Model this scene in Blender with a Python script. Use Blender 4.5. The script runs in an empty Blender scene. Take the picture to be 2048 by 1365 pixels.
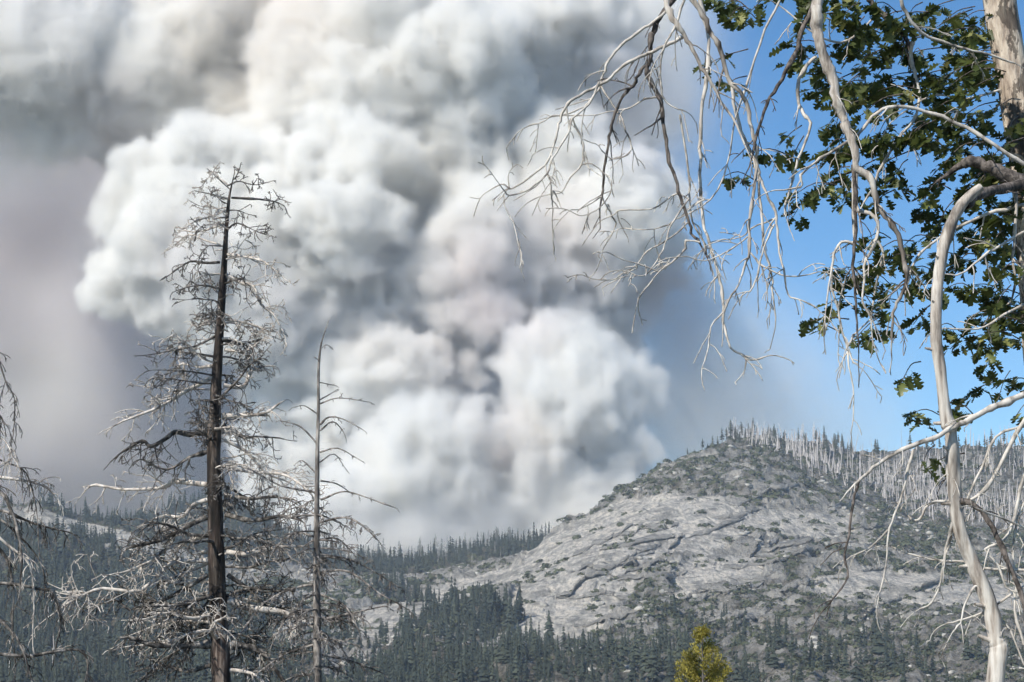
import bpy, math, random, time
import numpy as np
from mathutils import Vector, Matrix
T0 = time.time()
S = bpy.context.scene
COL = S.collection
R = math.radians

# ------------------------------------------------------------------ camera, sky, sun, exposure
F = 70 / 36 * 2048
TH = R(8.8)
CZ = 1.7
cam = bpy.data.objects.new('camera', bpy.data.cameras.new('camera'))
COL.objects.link(cam)
S.camera = cam
cam.data.lens = 70
cam.data.sensor_width = 36
cam.data.clip_start = 0.1
cam.data.clip_end = 60000
cam.location = (0, 0, CZ)
cam.rotation_euler = (R(90) + TH, 0, 0)

SUN_EL, SUN_AZ = R(41), R(-137)          # azimuth from the view direction, minus = left
w = bpy.data.worlds.new('World')
S.world = w
w.use_nodes = True
nt = w.node_tree
bg = nt.nodes['Background']
sk = nt.nodes.new('ShaderNodeTexSky')
sk.sky_type = 'NISHITA'
sk.sun_disc = False
sk.sun_elevation = SUN_EL
sk.sun_rotation = SUN_AZ
sk.altitude = 1500
sk.air_density = 1.0
sk.dust_density = 0.0
sk.ozone_density = 4.0
hs = nt.nodes.new('ShaderNodeHueSaturation')
hs.inputs['Saturation'].default_value = 1.2
hs.inputs['Hue'].default_value = .497
hs.inputs['Value'].default_value = .88
nt.links.new(sk.outputs[0], hs.inputs['Color'])
nt.links.new(hs.outputs[0], bg.inputs[0])
bg.inputs[1].default_value = 0.115
sd = (math.sin(SUN_AZ) * math.cos(SUN_EL), math.cos(SUN_AZ) * math.cos(SUN_EL), math.sin(SUN_EL))
sun = bpy.data.objects.new('sun', bpy.data.lights.new('sun', 'SUN'))
COL.objects.link(sun)
sun.data.energy = 4.0
sun.data.angle = R(0.5)
sun.data.color = (1, .945, .85)
sun.rotation_euler = Vector(sd).to_track_quat('Z', 'Y').to_euler()
S.view_settings.view_transform = 'Standard'
S.view_settings.look = 'None'
S.view_settings.exposure = 0.48
S.view_settings.gamma = 1
S.cycles.use_denoising = True
S.cycles.use_adaptive_sampling = True
S.cycles.adaptive_threshold = .06
S.cycles.adaptive_min_samples = 16
S.cycles.max_bounces = 12
S.cycles.volume_bounces = 7
S.cycles.diffuse_bounces = 3
S.cycles.volume_step_rate = 4.5
S.cycles.volume_max_steps = 512

# ------------------------------------------------------------------ helpers
rng = np.random.default_rng(7)
rnd = random.Random(11)


def P(px, py, d):
    x = (px - 1024) / F
    v = (682.5 - py) / F
    s = d / (math.cos(TH) - v * math.sin(TH))
    return np.array((x * s, d, (math.sin(TH) + v * math.cos(TH)) * s + CZ))


def proj(p):
    y, z = p[1], p[2] - CZ
    f = y * math.cos(TH) + z * math.sin(TH)
    u = -y * math.sin(TH) + z * math.cos(TH)
    return 1024 + F * p[0] / f, 682.5 - F * u / f


def tag(o, label=None, cat=None, group=None, kind=None):
    if label: o['label'] = label
    if cat: o['category'] = cat
    if group: o['group'] = group
    if kind: o['kind'] = kind
    return o


def empty(name, loc):
    o = bpy.data.objects.new(name, None)
    COL.objects.link(o)
    o.location = loc
    return o


def mesh_np(name, V, Fc, smooth=False):
    """V (n,3); Fc (m,k) of one size"""
    me = bpy.data.meshes.new(name)
    V = np.ascontiguousarray(V, np.float32)
    Fc = np.ascontiguousarray(Fc, np.int32)
    m, k = Fc.shape
    me.vertices.add(len(V)); me.vertices.foreach_set('co', V.ravel())
    me.loops.add(m * k); me.loops.foreach_set('vertex_index', Fc.ravel())
    me.polygons.add(m); me.polygons.foreach_set('loop_start', np.arange(0, m * k, k, dtype=np.int32))
    me.update(calc_edges=True)
    me.validate()
    if smooth: me.polygons.foreach_set('use_smooth', np.ones(len(me.polygons), bool))
    return me


def link(name, me, mat, parent=None):
    o = bpy.data.objects.new(name, me)
    COL.objects.link(o)
    if mat is not None and not me.materials: me.materials.append(mat)
    if parent is not None: o.parent = parent
    return o


def catmull(pts, n):
    """resample with n steps a segment; pts rows may hold extra columns (radius)"""
    p = np.asarray(pts, float)
    if len(p) < 3: return p
    e = np.vstack([2 * p[0] - p[1], p, 2 * p[-1] - p[-2]])
    out = []
    for i in range(1, len(e) - 2):
        a, b, c, d = e[i - 1], e[i], e[i + 1], e[i + 2]
        for k in range(n):
            t = k / n
            out.append(.5 * (2 * b + (c - a) * t + (2 * a - 5 * b + 4 * c - d) * t * t + (3 * b - a - 3 * c + d) * t ** 3))
    out.append(p[-1])
    return np.array(out)


class MB:
    def __init__(s): s.v = []; s.f = []; s.n = 0

    def tube(s, pts, rad, sides=5, cap=True):
        p = np.asarray(pts, float)
        k = len(p)
        if k < 2: return
        t = np.gradient(p, axis=0)
        t /= np.linalg.norm(t, axis=1)[:, None] + 1e-9
        ref = np.array((0., 0., 1.)) if abs(t[0][2]) < .8 else np.array((0., 1., 0.))
        a = np.cross(t, ref); a /= np.linalg.norm(a, axis=1)[:, None] + 1e-9
        for i in range(1, k):
            v = a[i - 1] - t[i] * np.dot(a[i - 1], t[i]); a[i] = v / (np.linalg.norm(v) + 1e-9)
        b = np.cross(t, a)
        th = np.arange(sides) * 2 * math.pi / sides
        r = np.asarray(rad, float)[:, None, None]
        ring = p[:, None, :] + r * (np.cos(th)[None, :, None] * a[:, None, :] + np.sin(th)[None, :, None] * b[:, None, :])
        s.v.append(ring.reshape(-1, 3))
        i, j = np.meshgrid(np.arange(k - 1), np.arange(sides), indexing='ij')
        q = s.n + np.stack([i * sides + j, i * sides + (j + 1) % sides, (i + 1) * sides + (j + 1) % sides, (i + 1) * sides + j], -1).reshape(-1, 4)
        s.f.append(q)
        s.n += k * sides

    def arrays(s): return np.vstack(s.v), np.vstack(s.f)

    def build(s, name, mat, parent=None, smooth=True, off=None):
        V, Fc = s.arrays()
        if off is not None: V = V - np.asarray(off)
        return link(name, mesh_np(name, V, Fc, smooth), mat, parent)


# ---- numpy value noise
def hash2(ix, iy, seed):
    h = (ix.astype(np.int64) * 374761393 + iy.astype(np.int64) * 668265263 + seed * 1442695041) & 0x7fffffff
    h = ((h ^ (h >> 13)) * 1274126177) & 0x7fffffff
    return ((h ^ (h >> 16)) & 0xffff) / 65535.


def vnoise(x, y, seed=0):
    x = np.asarray(x, float); y = np.asarray(y, float)
    ix, iy = np.floor(x), np.floor(y)
    fx, fy = x - ix, y - iy
    fx = fx * fx * fx * (fx * (fx * 6 - 15) + 10); fy = fy * fy * fy * (fy * (fy * 6 - 15) + 10)
    a, b, c, d = hash2(ix, iy, seed), hash2(ix + 1, iy, seed), hash2(ix, iy + 1, seed), hash2(ix + 1, iy + 1, seed)
    return (a * (1 - fx) + b * fx) * (1 - fy) + (c * (1 - fx) + d * fx) * fy - .5


def fbm(x, y, oct=4, seed=0, ridged=False):
    o = 0; a = 1; s = 0
    for k in range(oct):
        c, sn = math.cos(k * 1.1 + .4), math.sin(k * 1.1 + .4)
        n = vnoise((x * c - y * sn) * 2 ** k + k * 17.3, (x * sn + y * c) * 2 ** k - k * 9.1, seed + k)
        if ridged: n = .5 - abs(n) * 2
        o = o + n * a; s += a; a *= .5
    return o / s


def inside(px, py, poly):
    px = np.asarray(px, float); py = np.asarray(py, float)
    r = np.zeros(px.shape, bool)
    n = len(poly)
    for i in range(n):
        x0, y0 = poly[i]; x1, y1 = poly[(i + 1) % n]
        c = ((y0 > py) != (y1 > py)) & (px < (x1 - x0) * (py - y0) / ((y1 - y0) or 1e-9) + x0)
        r ^= c
    return r


# ------------------------------------------------------------------ materials
def mat(name):
    m = bpy.data.materials.new(name)
    m.use_nodes = True
    t = m.node_tree
    return m, t, t.nodes['Principled BSDF']


def nd(t, typ, ins=None, **kw):
    n = t.nodes.new(typ)
    for k, v in kw.items(): setattr(n, k, v)
    for k, v in (ins or {}).items():
        if isinstance(v, bpy.types.NodeSocket): t.links.new(v, n.inputs[k])
        else: n.inputs[k].default_value = v
    return n


def ramp(t, fac, stops):
    n = t.nodes.new('ShaderNodeValToRGB')
    t.links.new(fac, n.inputs[0])
    e = n.color_ramp.elements
    while len(e) < len(stops): e.new(.5)
    for q, (p, c) in zip(e, stops):
        q.position = p
        q.color = (*(c if isinstance(c, tuple) else (c, c, c)), 1)
    return n.outputs[0]


def mix(t, f, a, b, mode='MIX'):
    n = t.nodes.new('ShaderNodeMix')
    n.data_type = 'RGBA'; n.blend_type = mode
    for i, v in ((0, f), (6, a), (7, b)):
        if isinstance(v, bpy.types.NodeSocket): t.links.new(v, n.inputs[i])
        elif isinstance(v, tuple): n.inputs[i].default_value = (*v, 1)
        else: n.inputs[i].default_value = v
    return n.outputs[2]


def noise_tex(t, vec, scale, detail=4, rough=.55, sc=None):
    if sc is not None:
        vec = nd(t, 'ShaderNodeMapping', {'Vector': vec, 'Scale': sc}).outputs[0]
    return nd(t, 'ShaderNodeTexNoise', {'Vector': vec, 'Scale': scale, 'Detail': detail, 'Roughness': rough}).outputs[0]


def bark(name, pale, mid, dark, scale, stretch=.15, bump=.01, blot=(.45, .6), charscale=.35):
    m, t, b = mat(name)
    co = nd(t, 'ShaderNodeTexCoord').outputs['Object']
    n1 = noise_tex(t, co, scale, 6, .65, (1, 1, stretch))
    n2 = noise_tex(t, co, scale * charscale, 5, .65, (1, 1, min(1, stretch * 2.5)))
    c = ramp(t, n1, [(.3, dark), (.47, mid), (.6, pale)])
    f = ramp(t, n2, [(blot[0], 0.), (blot[1], 1.)])
    c = mix(t, f, c, mix(t, .75, c, dark))
    t.links.new(c, b.inputs['Base Color'])
    b.inputs['Roughness'].default_value = .85
    b.inputs['Specular IOR Level'].default_value = .25
    bp = nd(t, 'ShaderNodeBump', {'Strength': .9, 'Distance': bump, 'Height': n1})
    t.links.new(bp.outputs[0], b.inputs['Normal'])
    return m


M_snag_trunk = bark('charred_brown_bark', (.26, .215, .18), (.07, .05, .042), (.010, .009, .008), 6, .10, .08, (.40, .52), .25)
M_snag_limb = bark('silvered_dead_wood', (.66, .61, .55), (.48, .43, .38), (.05, .043, .04), 5, .6, .02, (.55, .66), .3)
M_snag2 = bark('grey_dead_wood', (.42, .38, .34), (.17, .15, .135), (.025, .022, .02), 7, .25, .02, (.46, .6), .3)
M_left = bark('dark_dead_twigs', (.40, .36, .32), (.11, .10, .09), (.018, .016, .015), 6, .6, .01, (.42, .55), .3)
M_twig = bark('pale_oak_twig_bark', (.62, .58, .52), (.46, .42, .37), (.05, .042, .036), 14, .6, .004, (.56, .66), .25)
M_limb = bark('pale_weathered_limb', (.60, .56, .50), (.40, .35, .30), (.07, .055, .045), 22, .10, .012, (.50, .60), .16)
M_trunk = bark('peeling_oak_bark', (.66, .57, .46), (.42, .34, .27), (.035, .028, .024), 15, .2, .04, (.52, .55), .4)
M_scaly = bark('scaly_dark_bark', (.20, .17, .15), (.10, .085, .075), (.02, .017, .015), 40, .5, .01, (.5, .6), .3)


def leaf_mat(name, c1, c2, scale, trans=.25, rough=.5):
    m, t, b = mat(name)
    co = nd(t, 'ShaderNodeTexCoord').outputs['Object']
    oi = nd(t, 'ShaderNodeObjectInfo').outputs['Random']
    n = noise_tex(t, co, scale, 3)
    s = nd(t, 'ShaderNodeMath', {0: n, 1: .45}, operation='MULTIPLY').outputs[0]
    s = nd(t, 'ShaderNodeMath', {0: oi, 1: .45, 2: s}, operation='MULTIPLY_ADD').outputs[0]
    c = ramp(t, s, [(.15, c1), (.65, c2)])
    t.links.new(c, b.inputs['Base Color'])
    b.inputs['Roughness'].default_value = rough
    if trans:
        tr = nd(t, 'ShaderNodeBsdfTranslucent', {'Color': c})
        ms = nd(t, 'ShaderNodeMixShader', {0: trans, 1: b.outputs[0], 2: tr.outputs[0]})
        t.links.new(ms.outputs[0], t.nodes['Material Output'].inputs['Surface'])
    return m


M_oak = leaf_mat('oak_leaf', (.038, .055, .014), (.17, .20, .055), 5, .35, .45)
M_oak_y = leaf_mat('yellowing_oak_leaf', (.17, .20, .05), (.34, .32, .12), 5, .3, .5)
M_cedar = leaf_mat('yellow_green_sprays', (.15, .14, .025), (.42, .36, .07), 3, .3, .6)
M_conifer = leaf_mat('dark_conifer_needles', (.015, .023, .017), (.058, .070, .046), .05, 0, .9)
M_conifer_far = leaf_mat('ridge_conifer_needles', (.024, .032, .022), (.055, .066, .046), .05, 0, .9)
M_shrub = leaf_mat('grey_green_shrub', (.032, .042, .022), (.085, .095, .05), .08, 0, .9)
M_dead = bark('bleached_burnt_trunk', (.64, .59, .55), (.50, .46, .43), (.10, .09, .085), .25, .3, .1, (.5, .65), .3)
M_boulder = bark('pale_boulder', (.56, .53, .47), (.38, .36, .32), (.12, .115, .10), .5, 1, .8, (.52, .68), .4)

# ------------------------------------------------------------------ terrain
# rows: distance and picture height of the land along each bearing; (bearing column : value) tables
def tab(px, pts):
    x, y = zip(*pts)
    return np.interp(px, x, y)


def smooth1(a, k):
    ker = np.hanning(k + 2)[1:-1]; ker /= ker.sum()
    return np.convolve(np.pad(a, k // 2, mode='edge'), ker, 'valid')[:len(a)]


cols = np.concatenate([np.arange(-1500, -60, 14.), np.arange(-60, 2110, 2.2), np.arange(2110, 3560, 14.)])
ridgeA = [(-1500, 960), (-600, 985), (-100, 1010), (0, 1012), (40, 1016), (80, 1008), (110, 1014), (170, 1034), (230, 1048), (300, 1066), (380, 1092), (430, 1108), (560, 1138), (660, 1160), (700, 1166), (760, 1156),
          (800, 1164), (830, 1170), (900, 1156), (960, 1142), (1000, 1133), (1040, 1116), (1070, 1095), (1100, 1067), (1140, 1046), (1170, 1029), (1230, 988), (1265, 962), (1300, 938), (1330, 921), (1360, 910),
          (1400, 896), (1430, 888), (1460, 882), (1490, 888), (1520, 903), (1560, 922), (1600, 942), (1660, 975), (1720, 1007), (1800, 1042), (1900, 1064), (2048, 1078), (2600, 1090), (3560, 1090)]
ridgeB = [(-1500, 980), (-600, 1005), (0, 1045), (130, 1040), (250, 1050), (330, 1040), (380, 1022), (430, 1014), (480, 1018), (560, 1055), (640, 1098), (700, 1130), (800, 1132), (860, 1118), (930, 1098), (1000, 1090), (1060, 1084),
          (1110, 1072), (1160, 1068), (1250, 1040), (1400, 960), (1440, 912), (1460, 894), (1520, 886), (1600, 890), (1700, 902), (1850, 896), (1950, 892), (2048, 894), (2600, 900), (3560, 890)]
row9 = [(-1500, 1010), (0, 1075), (300, 1085), (430, 1112), (560, 1142), (700, 1172), (830, 1172), (960, 1146), (1040, 1125), (1100, 1110), (1300, 1050), (1430, 960), (1460, 890), (1500, 896), (1600, 934), (1720, 980), (1800, 1005), (2048, 1030), (3560, 1040)]
ridgeC = [(-1500, 1040), (300, 1080), (480, 1070), (700, 1140), (800, 1120), (850, 1085), (900, 1064), (960, 1052), (1010, 1052), (1060, 1075), (1120, 1085), (1300, 1060), (1440, 960), (1600, 940), (2048, 940), (3560, 920)]


def zrow(px, pyv, dv): return CZ + dv * np.tan(TH + np.arctan((682.5 - pyv) / F))


def rows_for(px):
    o = np.ones_like(px)
    L = []
    L.append((o * 0.5, o * 0)); L.append((o * 40, o * -.3)); L.append((o * 75, o * -1.6)); L.append((o * 160, o * -22)); L.append((o * 420, o * -82)); L.append((o * 850, o * -66))
    d = o * 1120; L.append((d, zrow(px, tab(px, [(-1500, 1395), (3560, 1395)]), d)))
    d = tab(px, [(-1500, 1500), (600, 1480), (1100, 1560), (3560, 1500)])
    L.append((d, zrow(px, tab(px, [(-1500, 1290), (0, 1290), (400, 1300), (700, 1318), (900, 1300), (1000, 1290), (1100, 1296), (1300, 1262), (1700, 1246), (2048, 1250), (3560, 1250)]), d)))
    d = tab(px, [(-1500, 1900), (400, 1900), (900, 1820), (1060, 1760), (1300, 1850), (1500, 1900), (3560, 1850)])
    L.append((d, zrow(px, tab(px, [(-1500, 1140), (0, 1150), (300, 1180), (400, 1198), (560, 1210), (700, 1228), (900, 1210), (1000, 1200), (1060, 1180), (1200, 1118), (1300, 1095), (1500, 1085), (1800, 1120), (2048, 1135), (3560, 1140)]), d)))
    dA = tab(px, [(-1500, 2450), (200, 2400), (700, 2150), (1000, 2120), (1100, 2230), (1300, 2380), (1460, 2450), (1700, 2360), (2048, 2250), (3560, 2250)])
    L.append((dA, zrow(px, tab(px, ridgeA), dA)))
    d = dA + 170
    L.append((d, zrow(px, tab(px, row9), d)))
    d = tab(px, [(-1500, 2900), (1200, 2850), (1460, 2800), (3560, 2850)])
    L.append((d, zrow(px, tab(px, ridgeB), d)))
    d2 = d + 110; L.append((d2, zrow(px, tab(px, ridgeB) + 30, d2)))
    d = o * 3120; L.append((d, zrow(px, tab(px, ridgeC), d)))
    L.append((o * 3500, o * 40)); L.append((o * 5000, o * 60)); L.append((o * 9000, o * 0)); L.append((o * 24000, o * 0))
    return L


RW = rows_for(cols)
seg_n = [4, 4, 6, 8, 8, 14, 60, 90, 110, 26, 60, 8, 14, 14, 8, 6, 4]
D, Z = [], []
for i, n in enumerate(seg_n):
    for k in range(n):
        t = k / n
        D.append(RW[i][0] * (1 - t) + RW[i + 1][0] * t)
        # soft break of slope except at the crests
        Z.append(RW[i][1] * (1 - t) + RW[i + 1][1] * t)
D.append(RW[-1][0]); Z.append(RW[-1][1])
D = np.array(D); Z = np.array(Z)
Zs = Z.copy()
for _ in range(10):
    Zs[1:-1] = (Zs[:-2] + 2 * Zs[1:-1] + Zs[2:]) / 4
Z = Zs
U = (cols - 1024) / F / math.cos(TH)
X = U[None, :] * D          # bearings fan out from the valley side
PX = np.broadcast_to(cols[None, :], D.shape)
PY = 682.5 - F * np.tan(np.arctan((Z - CZ) / D) - TH)


def relief(X, D, PX, PY):
    amp = np.clip((D - 700) / 600, 0, 1) * np.clip((6000 - D) / 2500, .3, 1)
    smoothrock = np.zeros_like(D)
    for poly in SLABS: smoothrock = np.maximum(smoothrock, inside(PX, PY, poly))
    # blur the mask a little
    for ax in (0, 1):
        for _ in range(3):
            smoothrock = (np.roll(smoothrock, 1, ax) + 2 * smoothrock + np.roll(smoothrock, -1, ax)) / 4
    big = fbm(X / 210, D / 210, 3, 3) * 26
    rib = fbm((X + D * .25) / 60, (D - X * .2) / 95, 4, 9, True) * 13
    blk = fbm(X / 17, D / 19, 4, 21, True) * 8.0
    fine = fbm(X / 6, D / 7, 2, 31) * 3.2
    # terraces: ledges that follow the slope
    tz = (Zbase + fbm(X / 130, D / 130, 3, 41) * 60) / 24
    fr = tz - np.floor(tz)
    ter = (np.clip(fr * 3.2 - 1.2, 0, 1) - fr) * 9
    k = 1 - smoothrock
    dz = big * (.3 + .5 * k) + rib * (.35 + .75 * k) + blk * (.2 + 1.25 * k) + fine * (.14 + 1.4 * k) + ter * (.3 + .8 * k)
    return dz * amp, smoothrock


SLABS = [
    [(1050, 1110), (1100, 1070), (1160, 1040), (1240, 1002), (1330, 988), (1420, 985), (1480, 1010), (1500, 1060), (1400, 1105), (1300, 1125), (1260, 1195), (1200, 1262), (1080, 1300), (960, 1292), (1010, 1230), (1030, 1180)],
    [(700, 1235), (800, 1200), (900, 1165), (1000, 1140), (1050, 1130), (1020, 1190), (960, 1215), (850, 1240), (780, 1280), (700, 1290)],
    [(1490, 1015), (1600, 1020), (1700, 1035), (1700, 1068), (1560, 1065), (1480, 1055)],
    [(1340, 1140), (1400, 1105), (1540, 1100), (1560, 1140), (1460, 1180), (1340, 1200)],
    [(1560, 1170), (1700, 1140), (1850, 1150), (2048, 1160), (2048, 1230), (1850, 1215), (1650, 1200)],
    [(60, 1020), (200, 1045), (330, 1085), (420, 1115), (400, 1140), (300, 1120), (150, 1065), (60, 1045)],
]
Zbase = Z
dz, SMO = relief(X, D, PX, PY)
# keep the silhouettes where they belong: less large relief on the crests
Z = Z + dz - np.clip((D - 700) / 600, 0, 1) * 1.0
Yw = D
PYF = 682.5 - F * np.tan(np.arctan((Z - CZ) / D) - TH)


def zones(px, py, X, D):
    """plant densities on the land, by the stretch of hillside"""
    qx = px + fbm(X / 60, D / 60, 4, 51) * 110
    qy = py + fbm(X / 60, D / 60, 4, 57) * 60
    conf = np.zeros(px.shape)
    def put(poly, v):
        nonlocal conf
        conf = np.maximum(conf, inside(qx, qy, poly) * v)
    put([(-1500, 1000), (0, 1052), (90, 1058), (200, 1090), (330, 1138), (430, 1170), (540, 1215), (560, 1290), (640, 1330), (640, 1500), (-1500, 1600)], 1.0)
    put([(-1500, 900), (0, 980), (60, 1000), (60, 1008), (-1500, 1010)], .8)
    conf = np.where((D > 2430) & (px < 1180), 1.0, conf)
    conf = np.where((D > 2200) & (px > 95) & (px < 560) & (py < ridge_at(px) + 8), 1.0, conf)
    put([(880, 1225), (940, 1205), (1010, 1205), (1035, 1240), (970, 1285), (1100, 1300), (1200, 1318), (1350, 1300), (1500, 1345), (1500, 1500), (690, 1500), (720, 1345), (800, 1270)], .72)
    put([(740, 1165), (830, 1175), (860, 1200), (800, 1215), (740, 1200)], .5)
    put([(1200, 1290), (1270, 1225), (1450, 1235), (1700, 1250), (1900, 1300), (2200, 1330), (2200, 1500), (1200, 1500)], .17)
    put([(540, 1215), (700, 1250), (800, 1270), (700, 1400), (560, 1330)], .15)
    dead = inside(px + (qx - px) * .5, py + (qy - py) * .5, [(1380, 880), (1410, 900), (1470, 886), (1530, 914), (1640, 970), (1720, 1018), (1800, 1062), (1900, 1085), (2048, 1100), (3560, 1120), (3560, 860), (1380, 840)]) * 1.
    conf = np.where(dead > 0, .1, conf)
    n = fbm(X / 46, D / 60, 4, 71)
    shr = np.clip((n + .02) * 7, 0, 1)
    n2 = fbm(X / 16, D / 22, 3, 75)
    shr = np.where(px > 1180, np.clip((n + n2 * .8 + .10) * 6, 0, 1), shr)
    shr = np.where((px > 1180) & (py > 1180), np.clip((n + n2 * .8 + .26) * 6, 0, 1), shr)
    shr = np.where((px > 1240) & (py < 1000) & (D < 2600), np.clip((n * .6 + n2 + .16) * 6, 0, 1), shr)
    shr = shr * (1 - .9 * SM_at(px, py))
    shr = np.maximum(shr, (conf > .6) * .5)
    return conf, dead, shr


def ridge_at(px): return tab(px, ridgeA)


def SM_at(px, py):
    m = np.zeros(px.shape)
    for poly in SLABS: m = np.maximum(m, inside(px, py, poly))
    return m


CONF, DEAD, SHR = zones(PX, PYF, X, D)
V = np.stack([X, Yw, Z], -1).reshape(-1, 3)
nr, nc = D.shape
i, j = np.meshgrid(np.arange(nr - 1), np.arange(nc - 1), indexing='ij')
Fq = np.stack([i * nc + j, i * nc + j + 1, (i + 1) * nc + j + 1, (i + 1) * nc + j], -1).reshape(-1, 4)
me = mesh_np('terrain', V, Fq, True)
near = (D < 700)
veg = np.clip(np.maximum(np.maximum(CONF * .95, DEAD * .55), SHR * .5), 0, 1)
veg = np.where(near, .6, veg)
a = me.attributes.new('duff', 'FLOAT', 'POINT'); a.data.foreach_set('value', veg.astype(np.float32).ravel())
a = me.attributes.new('slab', 'FLOAT', 'POINT'); a.data.foreach_set('value', SMO.astype(np.float32).ravel())

M_land, t, b = mat('granite_and_duff')
co = nd(t, 'ShaderNodeTexCoord').outputs['Object']
duff = nd(t, 'ShaderNodeAttribute', attribute_name='duff').outputs['Fac']
slab = nd(t, 'ShaderNodeAttribute', attribute_name='slab').outputs['Fac']
big = noise_tex(t, co, .012, 5, .6)
med = noise_tex(t, co, .07, 6, .65)
fin = noise_tex(t, co, .45, 5, .7)
strk = noise_tex(t, co, 1.0, 5, .6, (.16, .05, .022))
c = ramp(t, big, [(.35, (.20, .198, .196)), (.5, (.28, .272, .262)), (.65, (.36, .34, .32))])
c = mix(t, .55, c, ramp(t, strk, [(.36, (.11, .11, .115)), (.48, (.27, .26, .25)), (.60, (.44, .40, .365))]))
c = mix(t, .45, c, ramp(t, med, [(.35, (.09, .09, .09)), (.5, (.28, .27, .26)), (.65, (.50, .475, .45))]))
c = mix(t, .35, c, ramp(t, fin, [(.35, (.10, .10, .10)), (.5, (.34, .33, .31)), (.66, (.60, .57, .54))]))
vo = nd(t, 'ShaderNodeTexVoronoi', {'Vector': nd(t, 'ShaderNodeMapping', {'Vector': mix(t, .06, co, nd(t, 'ShaderNodeTexNoise', {'Vector': co, 'Scale': .03, 'Detail': 3}).outputs['Color'], 'LINEAR_LIGHT'), 'Scale': (.022, .016, .05)}).outputs[0], 'Scale': 1.}, feature='DISTANCE_TO_EDGE')
crk = ramp(t, vo.outputs['Distance'], [(.0, 1.), (.02, .6), (.045, 0.)])
crm = ramp(t, med, [(.45, 0.), (.6, .75)])
cf = nd(t, 'ShaderNodeMath', {0: crk, 1: crm}, operation='MULTIPLY').outputs[0]
c = mix(t, cf, c, (.07, .068, .065))
# red-buff stains on the open slabs
stn = ramp(t, noise_tex(t, co, 1.0, 3, .5, (.035, .02, .012)), [(.52, 0.), (.62, 1.)])
sm = nd(t, 'ShaderNodeMath', {0: stn, 1: slab}, operation='MULTIPLY').outputs[0]
sm = nd(t, 'ShaderNodeMath', {0: sm, 1: .4}, operation='MULTIPLY').outputs[0]
c = mix(t, sm, c, (.46, .36, .30))
lt = nd(t, 'ShaderNodeMath', {0: slab, 1: .85}, operation='MULTIPLY').outputs[0]
c = mix(t, lt, c, ramp(t, strk, [(.34, (.24, .235, .23)), (.46, (.46, .44, .42)), (.60, (.66, .61, .55))]))
st2 = ramp(t, noise_tex(t, co, 1.0, 4, .6, (.34, .10, .014)), [(.50, 0.), (.60, .5)])
c = mix(t, st2, c, (.17, .165, .16))
lic = ramp(t, noise_tex(t, co, .03, 6, .7, (1, .7, 1.6)), [(.50, 0.), (.60, .55)])
c = mix(t, lic, c, (.10, .10, .098))
soil = ramp(t, fin, [(.35, (.035, .034, .026)), (.5, (.075, .068, .052)), (.7, (.20, .18, .155))])
dn = nd(t, 'ShaderNodeMath', {0: med, 1: -.5}, operation='ADD').outputs[0]
df = nd(t, 'ShaderNodeMath', {0: dn, 1: 2.2, 2: duff}, operation='MULTIPLY_ADD').outputs[0]
df = ramp(t, df, [(.25, 0.), (.75, 1.)])
c = mix(t, df, c, soil)
c = mix(t, 1., c, (1.14, 1.115, 1.04), 'MULTIPLY')
t.links.new(c, b.inputs['Base Color'])
b.inputs['Roughness'].default_value = .9
b.inputs['Specular IOR Level'].default_value = .2
hsum = nd(t, 'ShaderNodeMath', {0: fin, 1: .35, 2: med}, operation='MULTIPLY_ADD').outputs[0]
hs2 = nd(t, 'ShaderNodeMath', {0: cf, 1: -.5, 2: hsum}, operation='MULTIPLY_ADD').outputs[0]
bp = nd(t, 'ShaderNodeBump', {'Strength': 1.0, 'Distance': 9., 'Height': hs2})
t.links.new(bp.outputs[0], b.inputs['Normal'])
land = link('mountain_terrain', me, M_land)
tag(land, 'grey granite mountainside with forested slopes', kind='structure')
print('terrain', len(V), time.time() - T0)


def ground(px, d):
    """height of the land on bearing column px at distance d"""
    j = np.clip(np.searchsorted(cols, px), 1, nc - 1)
    j = j if abs(cols[j] - px) < abs(cols[j - 1] - px) else j - 1
    return float(np.interp(d, D[:, j], Z[:, j]))


# ------------------------------------------------------------------ far plants and boulders
def rotz(V, a):
    c, s = math.cos(a), math.sin(a)
    return np.stack([V[:, 0] * c - V[:, 1] * s, V[:, 0] * s + V[:, 1] * c, V[:, 2]], -1)


def tri_mesh(V, T): return np.array(V, float), np.array(T, int)


def conifer_proto(seed, h=1., w=.2, tiers=8, nb=7, low=.12):
    """unit-height conifer: trunk and ragged drooping boughs"""
    r = random.Random(seed)
    v, f = [], []
    n = 3
    for k in range(n):
        a = 2 * math.pi * k / n
        v.append((.018 * math.cos(a), .018 * math.sin(a), -.06))
    v.append((0, 0, 1.0))
    for k in range(n): f.append((k, (k + 1) % n, 3))
    for q in range(tiers):
        z = low + (1 - low) * (q / tiers) ** .9
        rr = w * (1 - (z - low) / (1 - low) * .93) * r.uniform(.75, 1.15)
        if q == 0: rr *= .8
        for k in range(nb):
            a = 2 * math.pi * (k + r.random() * .8) / nb + q
            L = rr * r.uniform(.55, 1.15)
            ww = L * .55
            dzz = -L * r.uniform(.15, .6)
            b0 = len(v)
            ca, sa = math.cos(a), math.sin(a)
            zz = z + r.uniform(-.02, .02)
            v += [(0, 0, zz + .07), (ca * L, sa * L, zz + dzz), (ca * L * .55 - sa * ww, sa * L * .55 + ca * ww, zz + dzz * .9), (ca * L * .55 + sa * ww, sa * L * .55 - ca * ww, zz + dzz * .9)]
            f += [(b0, b0 + 1, b0 + 2), (b0, b0 + 3, b0 + 1)]
    return tri_mesh(v, f)


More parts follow.
